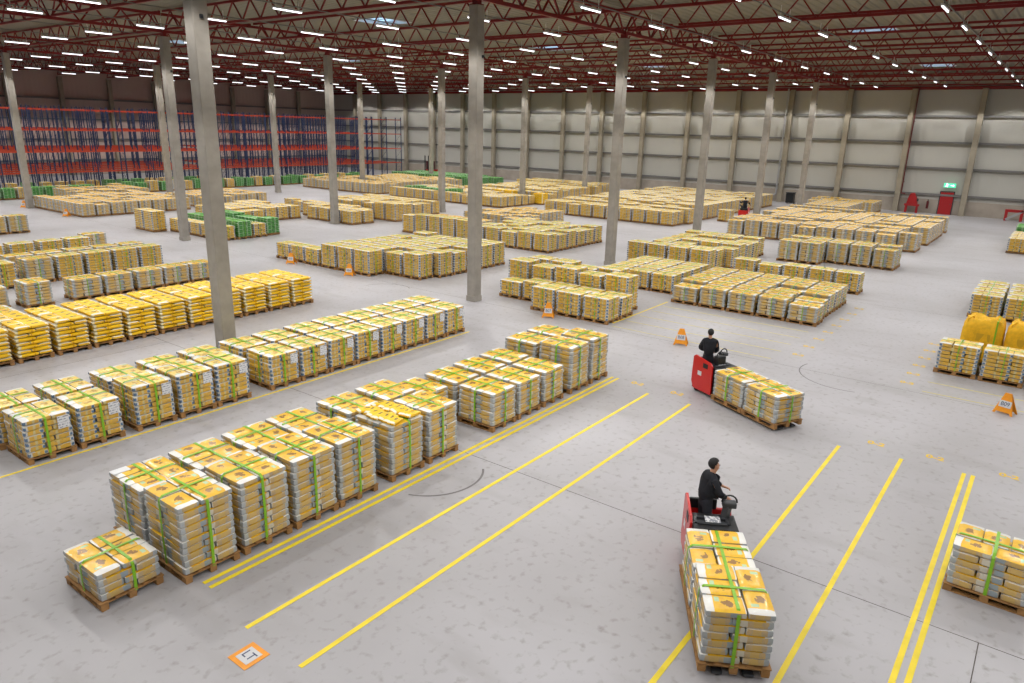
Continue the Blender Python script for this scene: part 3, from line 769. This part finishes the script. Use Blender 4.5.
def text(body, size, mat, parent, loc, rot, name='sign_text', depth=0.002):
    cu = bpy.data.curves.new(name, 'FONT'); cu.body = body; cu.size = size; cu.extrude = depth; cu.offset = 0.010 if name == 'floor_stencil' else 0.0; cu.align_x = 'CENTER'; cu.align_y = 'CENTER'
    cu.materials.append(mat)
    q = bpy.data.objects.new('q', cu); C.objects.link(q); bpy.context.view_layer.update()
    me = bpy.data.meshes.new_from_object(q.evaluated_get(bpy.context.evaluated_depsgraph_get())); bpy.data.objects.remove(q)
    o = bpy.data.objects.new(name, me); C.objects.link(o); o.location = loc; o.rotation_euler = rot
    if not me.materials: me.materials.append(mat)
    if parent is not None: o.parent = parent
    return o
st = [(18.85, 9.3, 'beyond the end of the line out from the pair'), (18.85, 8.0, 'beyond the end of the second line out'), (18.85, 2.6, 'beyond the lines right of the front truck'),
      (18.9, 1.3, 'between the single line and the right pair'), (18.9, -.2, 'farthest right of those across the aisle')]
for i, (x, y, ph_) in enumerate(st):
    o = text('0-2', 0.3, STENCIL, None, (x, y, 0.002), (0, 0, -PI / 2), 'floor_stencil', 0.001); tag(o, 'yellow stencilled bay number ' + ph_, 'floor marking', 'stencilled bay numbers')
for i in range(6):
    o = text('0-2', 0.3, STENCIL, None, (24.6 + 1.12 * i, 2.85, 0.002), (0, 0, -PI / 2), 'floor_stencil', 0.001); tag(o, 'worn stencilled bay number left of the right edge block, %s from the near end' % ORD[i], 'floor marking', 'stencilled bay numbers')
for i in range(8):
    o = text('0-2', 0.3, STENCIL, None, (25.3 + 1.3 * i, 6.4, 0.002), (0, 0, -PI / 2), 'floor_stencil', 0.001); tag(o, 'worn stencilled bay number along the pale block aisle, %s from the near end' % ORD[i], 'floor marking', 'stencilled bay numbers')
# tyre marks
def arc(cx, cy, r, a0, a1, w, label):
    m = MB(); n = 24; P = [(a0 + (a1 - a0) * i / n) for i in range(n + 1)]
    for a, b in zip(P, P[1:]):
        m.poly([(cx + r * math.cos(a), cy + r * math.sin(a), .002), (cx + (r + w) * math.cos(a), cy + (r + w) * math.sin(a), .002),
                (cx + (r + w) * math.cos(b), cy + (r + w) * math.sin(b), .002), (cx + r * math.cos(b), cy + r * math.sin(b), .002)])
    return tag(m.build('tyre_mark', TYRE), label, 'tyre mark', 'dark tyre arcs on the floor')
arc(10.615, 10.147, 1.159, -2.774, -0.828, 0.05, 'dark curved tyre mark between the yellow lines and the wrapped row')
arc(24.0, 4.4, 1.5, PI * .4, PI * 1.1, 0.04, 'grey curved tyre mark beyond the far pallet truck')
arc(22.6, 24.5, 1.2, -PI * .2, PI * .5, 0.04, 'grey tyre mark before the big mustard block')

# diamond floor plate
t = thing('floor_plate', (4.68, 8.1, 0.002), 0, 'orange diamond-looking floor plate with a white centre and dark letters', 'floor marking')
MB().box((0, 0, 0.002), (0.42, 0.42, 0.004)).build('plate_border', SIGNO, t)
MB().box((0, 0, 0.005), (0.27, 0.27, 0.004)).build('plate_centre', WHITEP, t)
text('LT', 0.2, INK, t, (0, 0, 0.008), (0, 0, -PI / 2), 'plate_text')

# A-frame bay signs
def aframe(x, y, rz, txt, label):
    t = thing('folding_bay_sign', (x, y, 0), rz, label, 'folding sign', 'orange folding bay signs'); t.scale = (.85, .9, .95)
    for s, nm in ((-1, 'front_panel'), (1, 'rear_panel')):
        m = MB(); hh, wb, wt = 0.62, 0.30, 0.17
        pts = [(-wb, 0), (-wb + .07, 0), (-wb + .1, .06), (wb - .1, .06), (wb - .07, 0), (wb, 0), (wt / 1.6, hh), (-wt / 1.6, hh)]
        m.prism([(p[0], p[1]) for p in pts], -0.012, 0.012, 'y')
        o = m.build(nm, SIGNO, t); o.rotation_euler = (s * 0.3, 0, 0); o.location = (0, s * 0.19, 0)
        if s < 0:
            lab = MB().box((0, -0.016, 0.31), (0.36, 0.006, 0.2)).build('sign_label', WHITEP, o)
            text(txt, 0.17, INK, lab, (0, -0.021, 0.31), (PI / 2, 0, 0))
    MB().box((0, 0, 0.60), (0.2, 0.05, 0.04)).build('hinge_handle', SIGNO, t)
    return t
aframe(23.6, 0.2, math.radians(-108), 'B09', 'orange folding sign with white label at the right edge of the aisle')
aframe(23.7, 10.1, math.radians(-72), 'B08', 'orange folding sign standing alone left of the far pallet truck')
aframe(23.65, 15.9, math.radians(-62), 'B07', 'orange folding sign against the small block before the third pillar')
aframe(23.65, 28.1, math.radians(-62), 'B06', 'orange folding sign before the big mustard block')
aframe(23.6, 32.8, math.radians(-62), 'B05', 'orange folding sign at the low left end of the mustard block')
aframe(23.6, 60.6, math.radians(-62), 'B03', 'orange folding sign before the long tan block near the racks')
aframe(23.6, 68.6, math.radians(-62), 'B02', 'orange folding sign beside the leftmost pillar')

# ------------------------------------------------------------------ bulk bags
def bulk_bag(x, y, label, seed):
    rnd = random.Random(seed); t = thing('bulk_bag', (x, y, 0), rnd.uniform(-.04, .04), label, 'bulk bag', 'yellow bulk bags')
    link('wooden_pallet', PAL, t)
    m = MB(); bm = m.bm
    n = 28; rings = []
    prof = [(PZ, .97), (PZ + .1, 1.02), (PZ + .6, 1.04), (PZ + 1.1, 1.02), (PZ + 1.28, .96), (PZ + 1.38, .86), (PZ + 1.44, .7), (PZ + 1.34, .45), (PZ + 1.4, .2)]
    for k, (z, s) in enumerate(prof):
        ring = []
        for i in range(n):
            a = 2 * PI * i / n; c, q = math.cos(a), math.sin(a); p = 9 if k < 5 else 5
            rr = 1 / (abs(c) ** p + abs(q) ** p) ** (1 / p); j = (0.05 if k >= 4 else 0.012) * math.sin(i * 3.7 + seed + k * 2.1) + rnd.uniform(-.015, .015) * (k >= 4)
            ring.append(bm.verts.new((c * rr * .49 * s * (1 + j), q * rr * .585 * s * (1 + j), z + (rnd.uniform(-.07, .09) if k >= 5 else 0))))
        rings.append(ring)
    for r0, r1 in zip(rings, rings[1:]):
        for i in range(n): bm.faces.new((r0[i], r0[(i + 1) % n], r1[(i + 1) % n], r1[i]))
    bm.faces.new(rings[0][::-1]); bm.faces.new(rings[-1])
    m.build('bag_body', BAGY, t, smooth=True)
    for sx in (-1, 1):
        for sy in (-1, 1):
            p = [(sx * .43, sy * .5, PZ + 1.1), (sx * .4, sy * .46, PZ + 1.42), (sx * .28, sy * .34, PZ + 1.5), (sx * .16, sy * .34, PZ + 1.4)]
            MB().tube(p, .022, 6).build('lifting_loop', BAGY, t)
    MB().box((-.502, 0, PZ + .85), (0.006, 0.5, 0.26)).build('printed_panel', plain('bag_print', srgb(206, 160, 30), .7), t)
    MB().box2((-.2, -.55, PZ + .3), (-.2, -.56, PZ + 1.0), .045, .012, 'x') if False else None
    sm = MB(); sm.box((0.0, -.38, PZ + 1.46), (1.02, .045, .012)); sm.box((-.51, -.38, PZ + .74), (.012, .045, 1.45)); sm.box((.51, -.38, PZ + .74), (.012, .045, 1.45)); sm.build('strap', STRAP, t)
bulk_bag(28.7, 1.35, 'crumpled yellow bulk bag behind the bright block, left one of the row', 3)
bulk_bag(28.7, 0.1, 'yellow bulk bag with gathered top, second from the left in its row', 8)
bulk_bag(28.7, -1.15, 'yellow bulk bag at the frame edge, third from the left in its row', 12)

# ------------------------------------------------------------------ people
def person(parent_loc, rz, label, joints, hair_top=True, face_dir=0.0, gloves=False, scale=1.0):
    J = joints
    t = thing('person', parent_loc, rz, label, 'person'); t.scale = (scale,) * 3
    def skin(name, nodes, edges, mat, root, sub=2):
        me = bpy.data.meshes.new(name); ks = list(nodes); me.from_pydata([nodes[k][0] for k in ks], [(ks.index(a), ks.index(b)) for a, b in edges], [])
        me.materials.append(mat); o = link(name, me, t); sk = o.modifiers.new('skin', 'SKIN'); sk.use_smooth_shade = True
        for i, k in enumerate(ks):
            r = nodes[k][1]; me.skin_vertices[0].data[i].radius = r if isinstance(r, tuple) else (r, r); me.skin_vertices[0].data[i].use_root = (k == root)
        su = o.modifiers.new('sub', 'SUBSURF'); su.levels = sub; su.render_levels = sub
        return o
    V = lambda k: Vector(J[k])
    nodes = {'pel': (V('pel'), .11), 'waist': (V('waist'), .105), 'chest': (V('chest'), .115), 'neck0': (V('neck0'), .062), 'neck1': (V('neck1'), .055),
             'jaw': (V('jaw'), (.062, .07)), 'head': (V('head'), (.078, .09)), 'crown': (V('crown'), (.058, .068))}
    edges = [('pel', 'waist'), ('waist', 'chest'), ('chest', 'neck0'), ('neck0', 'neck1'), ('neck1', 'jaw'), ('jaw', 'head'), ('head', 'crown')]
    fd = Vector((math.cos(face_dir), math.sin(face_dir), 0)); sd = Vector((-fd.y, fd.x, 0))
    nodes['nose'] = (V('jaw') * .45 + V('head') * .55 + fd * .098, .014); edges.append(('head', 'nose'))
    for s, nm in ((1, 'L'), (-1, 'R')):
        for k, r in (('sh', .045), ('el', .034), ('wr', .027), ('palm', (.036, .02))): nodes[k + nm] = (V(k + nm), r)
        edges += [('chest', 'sh' + nm), ('sh' + nm, 'el' + nm), ('el' + nm, 'wr' + nm), ('wr' + nm, 'palm' + nm)]
        for k, r in (('hip', .085), ('kn', .056), ('an', .038), ('toe', .032)): nodes[k + nm] = (V(k + nm), r)
        edges += [('pel', 'hip' + nm), ('hip' + nm, 'kn' + nm), ('kn' + nm, 'an' + nm), ('an' + nm, 'toe' + nm)]
        d = (V('palm' + nm) - V('wr' + nm)).normalized(); side = d.cross(Vector((0, 0, 1)));
        side = side.normalized() if side.length > .1 else Vector((0, 1, 0)); dn = side.cross(d)
        if dn.z > 0: dn = -dn
        for q, (o_, L) in enumerate(((-.027, .062), (-.009, .072), (.009, .068), (.027, .054))):
            a = V('palm' + nm) + d * .03 + side * o_; b = a + d * L * .5 + dn * .012; c = b + d * L * .25 + dn * L * .42
            for kk, p, r in (('a', a, .010), ('b', b, .0088), ('c', c, .0078)): nodes['f%s%d%s' % (kk, q, nm)] = (p, r)
            edges += [('palm' + nm, 'fa%d%s' % (q, nm)), ('fa%d%s' % (q, nm), 'fb%d%s' % (q, nm)), ('fb%d%s' % (q, nm), 'fc%d%s' % (q, nm))]
        a = V('palm' + nm) - side * .035 * s + dn * .01; nodes['ta' + nm] = (a, .011); nodes['tb' + nm] = (a + d * .035 - side * .015 * s + dn * .015, .0095)
        edges += [('palm' + nm, 'ta' + nm), ('ta' + nm, 'tb' + nm)]
    skin('body', nodes, edges, SKIN, 'pel')
    # jacket
    jn = {'hem': (V('pel') + Vector((0, 0, -.03)), .15), 'waist': (V('waist'), .155), 'chest': (V('chest'), .172), 'up': (V('chest') * .3 + V('neck0') * .7, .115), 'col': (V('neck1') + Vector((-.008, 0, .02)), .08)}
    je = [('hem', 'waist'), ('waist', 'chest'), ('chest', 'up'), ('up', 'col')]
    for nm in 'LR':
        jn['sh' + nm] = (V('sh' + nm) * .93 + V('chest') * .07, .088); jn['el' + nm] = (V('el' + nm), .072); jn['wr' + nm] = (V('wr' + nm) * .9 + V('el' + nm) * .1, .048)
        je += [('up', 'sh' + nm), ('sh' + nm, 'el' + nm), ('el' + nm, 'wr' + nm)]
    skin('jacket', jn, je, JACKET, 'chest')
    tn = {'wa': (V('waist'), .12), 'pel': (V('pel') + Vector((0, 0, -.03)), .135)}; te = [('wa', 'pel')]
    for nm in 'LR':
        tn['hip' + nm] = (V('hip' + nm), .1); tn['kn' + nm] = (V('kn' + nm), .075); tn['an' + nm] = (V('an' + nm), .06)
        te += [('pel', 'hip' + nm), ('hip' + nm, 'kn' + nm), ('kn' + nm, 'an' + nm)]
    skin('trousers', tn, te, TROUS, 'pel')
    for nm in 'LR':
        a, b = V('an' + nm), V('toe' + nm)
        skin('shoe', {'h': (a + Vector((0, 0, -.03)) - (b - a).normalized() * .03, .05), 'm': ((a + b) / 2 + Vector((0, 0, -.01)), .05), 't': (b + Vector((0, 0, .01)), .045)}, [('h', 'm'), ('m', 't')], BLACK, 'm', 1)
    # hair cap, ears, eyes, mouth
    hb = bmesh.new(); bmesh.ops.create_uvsphere(hb, u_segments=20, v_segments=12, radius=1)
    hc = V('head') * .6 + V('crown') * .4 - fd * .018
    rm = Matrix.Rotation(face_dir, 4, 'Z')
    bmesh.ops.delete(hb, geom=[v for v in hb.verts if v.co.z < -.9 or (v.co.x > .3 and v.co.z < .3) or (v.co.x > -.12 and v.co.z < -.15)], context='VERTS')
    bmesh.ops.transform(hb, matrix=Matrix.Translation(hc) @ rm @ Matrix.Diagonal((.108, .092, .108, 1)), verts=hb.verts)
    me = bpy.data.meshes.new('hair'); hb.to_mesh(me); hb.free(); me.materials.append(HAIR)
    o = link('hair', me, t); so = o.modifiers.new('t', 'SOLIDIFY'); so.thickness = .012
    for p in me.polygons: p.use_smooth = True
    hm = V('head') * .75 + V('jaw') * .25
    for s in (-1, 1):
        e = bmesh.new(); bmesh.ops.create_uvsphere(e, u_segments=8, v_segments=6, radius=1, matrix=Matrix.Translation(hm + sd * s * .082) @ rm @ Matrix.Diagonal((.016, .008, .03, 1)))
        me = bpy.data.meshes.new('ear'); e.to_mesh(me); e.free(); me.materials.append(SKIN); link('ear', me, t)
        e = bmesh.new(); bmesh.ops.create_uvsphere(e, u_segments=8, v_segments=6, radius=.008, matrix=Matrix.Translation(hm + fd * .082 + sd * s * .032 + Vector((0, 0, .012))))
        me = bpy.data.meshes.new('eye'); e.to_mesh(me); e.free(); me.materials.append(BLACK); link('eye', me, t)
    MB().box(V('jaw') + fd * .068 + Vector((0, 0, .0)), (.012, .045, .008), face_dir).build('mouth', plain('lips', srgb(150, 90, 80), .6), t)
    return t

def base_pose():
    return {'pel': (0, 0, .95), 'waist': (.0, 0, 1.08), 'chest': (.02, 0, 1.26), 'neck0': (.0, 0, 1.44), 'neck1': (.01, 0, 1.52), 'jaw': (.03, 0, 1.585), 'head': (.02, 0, 1.665), 'crown': (.01, 0, 1.73),
            'shL': (0, .18, 1.41), 'shR': (0, -.18, 1.41), 'elL': (.06, .25, 1.14), 'elR': (.06, -.25, 1.14), 'wrL': (.25, .2, 1.0), 'wrR': (.25, -.2, 1.0), 'palmL': (.31, .18, .98), 'palmR': (.31, -.18, .98),
            'hipL': (0, .09, .9), 'hipR': (0, -.09, .9), 'knL': (.03, .11, .49), 'knR': (.03, -.11, .49), 'anL': (-.02, .12, .09), 'anR': (-.02, -.12, .09), 'toeL': (.13, .13, .045), 'toeR': (.13, -.13, .045)}

# ------------------------------------------------------------------ ride-on pallet trucks
def truck(x, y, rz, label, with_loop=True):
    """origin: middle of the fork tips, x runs from the fork tips to the operator's tail"""
    t = thing('pallet_truck', (x, y, 0), rz, label, 'pallet truck', 'red ride-on pallet trucks')
    for s in (-1, 1):
        MB().box((1.27, s * .22, .062), (2.5, .15, .04)).build('fork', DGREY, t, bevel=.01)
        MB().cyl((.25, s * .22 - .05, .045), (.25, s * .22 + .05, .045), .04).build('load_wheel', RUBBER, t)
        MB().cyl((3.3, s * .26 - .04, .08), (3.3, s * .26 + .04, .08), .08).build('wheel', RUBBER, t)
    MB().box((2.95, -.04, .11), (1.0, .74, .05)).build('chassis', BLACK, t, bevel=.03)
    m = MB(); m.box((2.70, -.06, .5), (.5, .72, .78)); m.build('battery_box', BLACK, t, bevel=.03)
    c = MB(); c.box((2.71, -.05, .905), (.54, .76, .05)); hood = c.build('hood', BLACK, t, bevel=.015)
    g = MB(); g.box((2.62, 0, .945), (.1, .5, .03)); g.box((2.8, .0, .945), (.06, .5, .03)); g.box((2.7, -.27, .945), (.2, .05, .03)); g.box((2.7, .27, .945), (.2, .05, .03)); g.build('hood_ribs', DGREY, hood, bevel=.008)
    MB().box((2.72, -.02, .965), (.2, .26, .006)).build('paper_sheet', PAPER, hood)
    # red tail: tall wing on the left, lower wing on the right, back panel behind the operator
    wing = [(2.58, .1), (3.34, .1), (3.44, .3), (3.42, 1.06), (3.34, 1.12), (2.68, 1.03), (2.60, .94)]
    lw = MB().prism(wing, .33, .38, 'y').build('side_panel', TRED, t, bevel=.012)
    MB().box((3.1, .385, .62), (.16, .006, .13)).build('maker_plate', WHITEP, lw)
    MB().box((2.88, .385, .90), (.2, .008, .14)).build('recessed_grip', BLACK, lw)
    wing2 = [(3.08, .1), (3.38, .1), (3.46, .3), (3.44, .80), (3.36, .86), (3.13, .5)]
    MB().prism(wing2, -.46, -.40, 'y').build('side_panel', TRED, t, bevel=.012)
    MB().box((3.42, -.04, .46), (.08, .72, .7)).build('tail_panel', TRED, t, bevel=.03)
    MB().box((3.40, .05, .9), (.07, .5, .2)).build('back_cushion', BLACK, t, bevel=.025)
    MB().box((3.18, -.03, .145), (.44, .68, .03)).build('foot_platform', DGREY, t)
    # steering console with loop grips
    c = MB(); c.bar((2.88, -.24, .85), (2.95, -.30, 1.12), .11, .16); c.box((2.95, -.32, 1.16), (.16, .24, .1)); con = c.build('control_console', DGREY, t, bevel=.02)
    lp = [(2.95, -.32 + .13 * math.cos(a), 1.2 + .13 * math.sin(a)) for a in [PI * k / 8 for k in range(9)]]
    MB().tube(lp, .015, 8).build('loop_grip', BLACK, con)
    if with_loop:
        b = MB(); b.box((2.76, -.02, 1.07), (.22, .32, .28)); bag = b.build('storage_bag', BLACK, t, bevel=.06, smooth=False)
        MB().tube([(2.76, -.02 + .12 * math.cos(a), 1.2 + .13 * math.sin(a)) for a in [PI * k / 8 for k in range(9)]], .014, 8).build('bag_handle', BLACK, bag)
    return t

def along(x, y, rz, a, l): return (x + math.cos(rz) * a - math.sin(rz) * l, y + math.sin(rz) * a + math.cos(rz) * l)
# front truck, driven away from the camera
T2 = (8.66, 2.44); r2 = math.radians(30.5)
truck(T2[0], T2[1], r2, 'red and black ride-on truck carrying two big stacks near the camera', with_loop=False)
for k, nl in ((0, 7), (1, 6)):
    p = along(*T2, r2, .6 + 1.21 * k, 0)
    near_pallet(p[0], p[1], r2 - PI / 2, nl, 'wrapped', ('rear' if k == 0 else 'inner') + ' wrapped sack pallet on the forks of the truck near the camera', 'pallets carried by the near truck', z=.075)
P = base_pose()
P.update({'elR': (.14, -.24, 1.17), 'wrR': (.34, -.12, 1.03), 'palmR': (.40, -.10, 1.0), 'elL': (.2, .24, 1.22), 'wrL': (.42, .19, 1.09), 'palmL': (.49, .17, 1.07),
          'chest': (.06, 0, 1.25), 'neck0': (.06, 0, 1.43), 'neck1': (.08, 0, 1.51), 'jaw': (.11, -.01, 1.575), 'head': (.10, -.01, 1.655), 'crown': (.09, 0, 1.72), 'shL': (.05, .18, 1.4), 'shR': (.03, -.18, 1.4)})
p = along(*T2, r2, 3.17, .05)
person((p[0], p[1], .162), math.radians(-42), 'person in a black jacket steering the truck near the camera', P, face_dir=.15, scale=.98)
# far truck
T1 = (18.28, 4.62); r1 = math.radians(63.5)
truck(T1[0], T1[1], r1, 'red and black ride-on truck by the orange sign, carrying two stacks')
for k, nl in ((0, 6), (1, 6)):
    p = along(*T1, r1, .6 + 1.21 * k, 0)
    near_pallet(p[0], p[1], r1 - PI / 2, nl, 'wrapped', ('rear' if k == 0 else 'inner') + ' wrapped sack pallet on the forks of the truck by the orange sign', 'pallets carried by the far truck', z=.075)
p = along(*T1, r1, 3.17, .05)
P = base_pose(); P.update({'elL': (.12, .26, 1.15), 'wrL': (.3, .12, 1.02), 'palmL': (.36, .10, 1.0)})
person((p[0], p[1], .162), math.radians(25), 'person in dark clothes standing on the truck by the orange sign', P, face_dir=.1, scale=.98)
# third truck far down the hall
truck(67.5, 23.2, math.radians(190), 'small red truck far down the hall beside the pillar')
P = base_pose(); P.update({'elR': (.1, -.36, 1.28), 'wrR': (.28, -.5, 1.12), 'palmR': (.33, -.53, 1.08), 'elL': (.05, .38, 1.3), 'wrL': (.22, .46, 1.42), 'palmL': (.28, .48, 1.46)})
p = along(67.5, 23.2, math.radians(190), 3.12, 0)
person((p[0], p[1], .162), math.radians(30), 'person in black on the truck far down the hall', P)

# ------------------------------------------------------------------ things along the far wall
door = MB().box((X1 - .16, 9.55, 1.1), (.08, 1.15, 2.2)).build('door_1', DOORR, bevel=.01); struct('door_1', door)
MB().box((X1 - .22, 9.13, 1.05), (.05, .14, .04)).build('door_handle', DGREY, door)
f = MB(); f.box((X1 - .15, 8.93, 1.12), (.14, .08, 2.3)); f.box((X1 - .15, 10.17, 1.12), (.14, .08, 2.3)); f.box((X1 - .15, 9.55, 2.27), (.14, 1.3, .08)); f.build('door_frame', DGREY, door)
t = thing('exit_sign', (X1 - .35, 9.45, 2.9), 0, 'glowing green exit sign above the red door', 'exit sign')
MB().box((0, 0, 0), (.12, 1.05, .42)).build('sign_box', EXITG, t)
a = MB(); a.box((-.065, .27, .02), (.01, .1, .2)); a.box((-.065, .27, .155), (.01, .08, .06)); a.box((-.065, .16, .06), (.01, .2, .04)); a.box((-.065, .34, -.1), (.01, .14, .05)); a.box((-.065, .19, -.1), (.01, .06, .16)); a.build('running_figure', EXITW, t)
a = MB(); a.box((-.065, -.2, 0), (.01, .25, .06)); a.prism([(0, 0), (0.001, 0), (0.001, 0.001)], 0, .001) if False else a.box((-.065, -.32, 0), (.01, .1, .16)); a.build('arrow', EXITW, t)
MB().box((.17, 0, .1), (.38, .06, .18)).build('sign_bracket', DGREY, t)
t = thing('red_pump_frame', (84.6, 12.45, 0), 0, 'red motor unit on a red stand between the wall pillars', 'machine')
for s in (-1, 1):
    MB().box((0, s * .5, .35), (.3, .2, .7)).build('stand_leg', DOORR, t, bevel=.02)
MB().box((0, 0, .78), (.45, 1.35, .2)).build('stand_top', DOORR, t, bevel=.02)
MB().prism([(-.5, .88), (.5, .88), (.4, 1.5), (.25, 1.95), (-.1, 2.0), (-.4, 1.4)], -.25, .25, 'y').build('motor_cover', DOORR, t, bevel=.04).rotation_euler = (0, 0, PI / 2)
MB().cyl((-.1, -.55, 1.3), (-.1, -.35, 1.3), .14, 12).build('fan_housing', BLACK, t)
t = thing('fire_extinguisher', (X1 - .5, 11.1, 0), 0, 'dark fire extinguisher on the wall right of the red motor unit', 'fire extinguisher')
MB().cyl((0, 0, .5), (0, 0, 1.25), .12, 16).build('cylinder_body', plain('dark_red_paint', srgb(90, 20, 22), .4), t); MB().cyl((0, 0, 1.25), (0, 0, 1.4), .05, 10).build('valve', BLACK, t)
MB().box((.28, 0, 1.2), (.46, .1, .05)).build('wall_bracket', DGREY, t)
t = thing('red_barrier_frame', (84.0, 3.6, 0), 0, 'red steel barrier frame at the right end of the far wall', 'barrier')
for s in (-1, 1): MB().box((0, s * .62, .45), (.2, .24, .9)).build('frame_post', DOORR, t, bevel=.02)
MB().box((0, 0, .95), (.22, 1.5, .26)).build('frame_top', DOORR, t, bevel=.02)
MB().bar((-.05, .6, .1), (-.05, -2.4, 2.1), .12, .2).build('sloping_chute', GALV, t)
t = thing('roof_drain_pipe', (X1 - 1.0, 26.35, 0), 0, 'pale drain pipe running down beside a far wall pillar', 'pipe')
MB().tube([(0, 0, 12.2), (0, 0, .9), (0, .8, .45), (0, .8, .0)], .09, 10).build('pipe_run', GALV, t)
t = thing('fire_pipe', (X1 - .9, 13.62, 0), 0, 'thin dark red sprinkler pipe beside a far wall pillar', 'pipe')
MB().box((.44, 0, 3.0), (.88, .05, .05)).box((.44, 0, 9.0), (.88, .05, .05)).tube([(0, 0, 12.2), (0, 0, 1.9), (0, -.4, 1.85)], .06, 8).build('pipe_run', plain('pipe_dark_red', srgb(92, 26, 24), .5), t)
t = thing('black_wheeled_bin', (83.6, 24.4, 0), 0, 'black wheeled bin before the far wall beside the pale pipe', 'bin')
MB().prism([(-.35, .1), (.35, .1), (.42, 1.15), (-.42, 1.15)], -.4, .4, 'y').build('bin_body', BLACK, t, bevel=.03); MB().box((0, 0, 1.2), (.92, .88, .08)).build('bin_lid', BLACK, t, bevel=.02)
for s in (-1, 1): MB().cyl((.3, s * .42, .1), (.3, s * .34, .1), .1, 12).build('wheel', RUBBER, t)
t = thing('order_truck', (80.2, 84.9 - 9, 0), 0, 'dark red reach truck standing at the far end of the racking', 'reach truck')
MB().box((0, 0, .6), (1.6, 1.1, 1.0)).build('truck_body', DOORR, t, bevel=.05); MB().box((-.2, 0, 1.7), (.9, 1.0, 1.2)).build('cab_frame', plain('cab_dark', srgb(70, 20, 26), .5), t, bevel=.05)
for s in (-1, 1):
    MB().box((-1.0, s * .35, 1.6), (.12, .1, 3.0)).build('mast', BLACK, t)
    MB().cyl((-.4, s * .45, .15), (-.4, s * .55, .15), .15).build('wheel', RUBBER, t)
MB().box((-1.5, 0, .1), (1.0, .6, .08)).build('fork_carriage', DGREY, t)
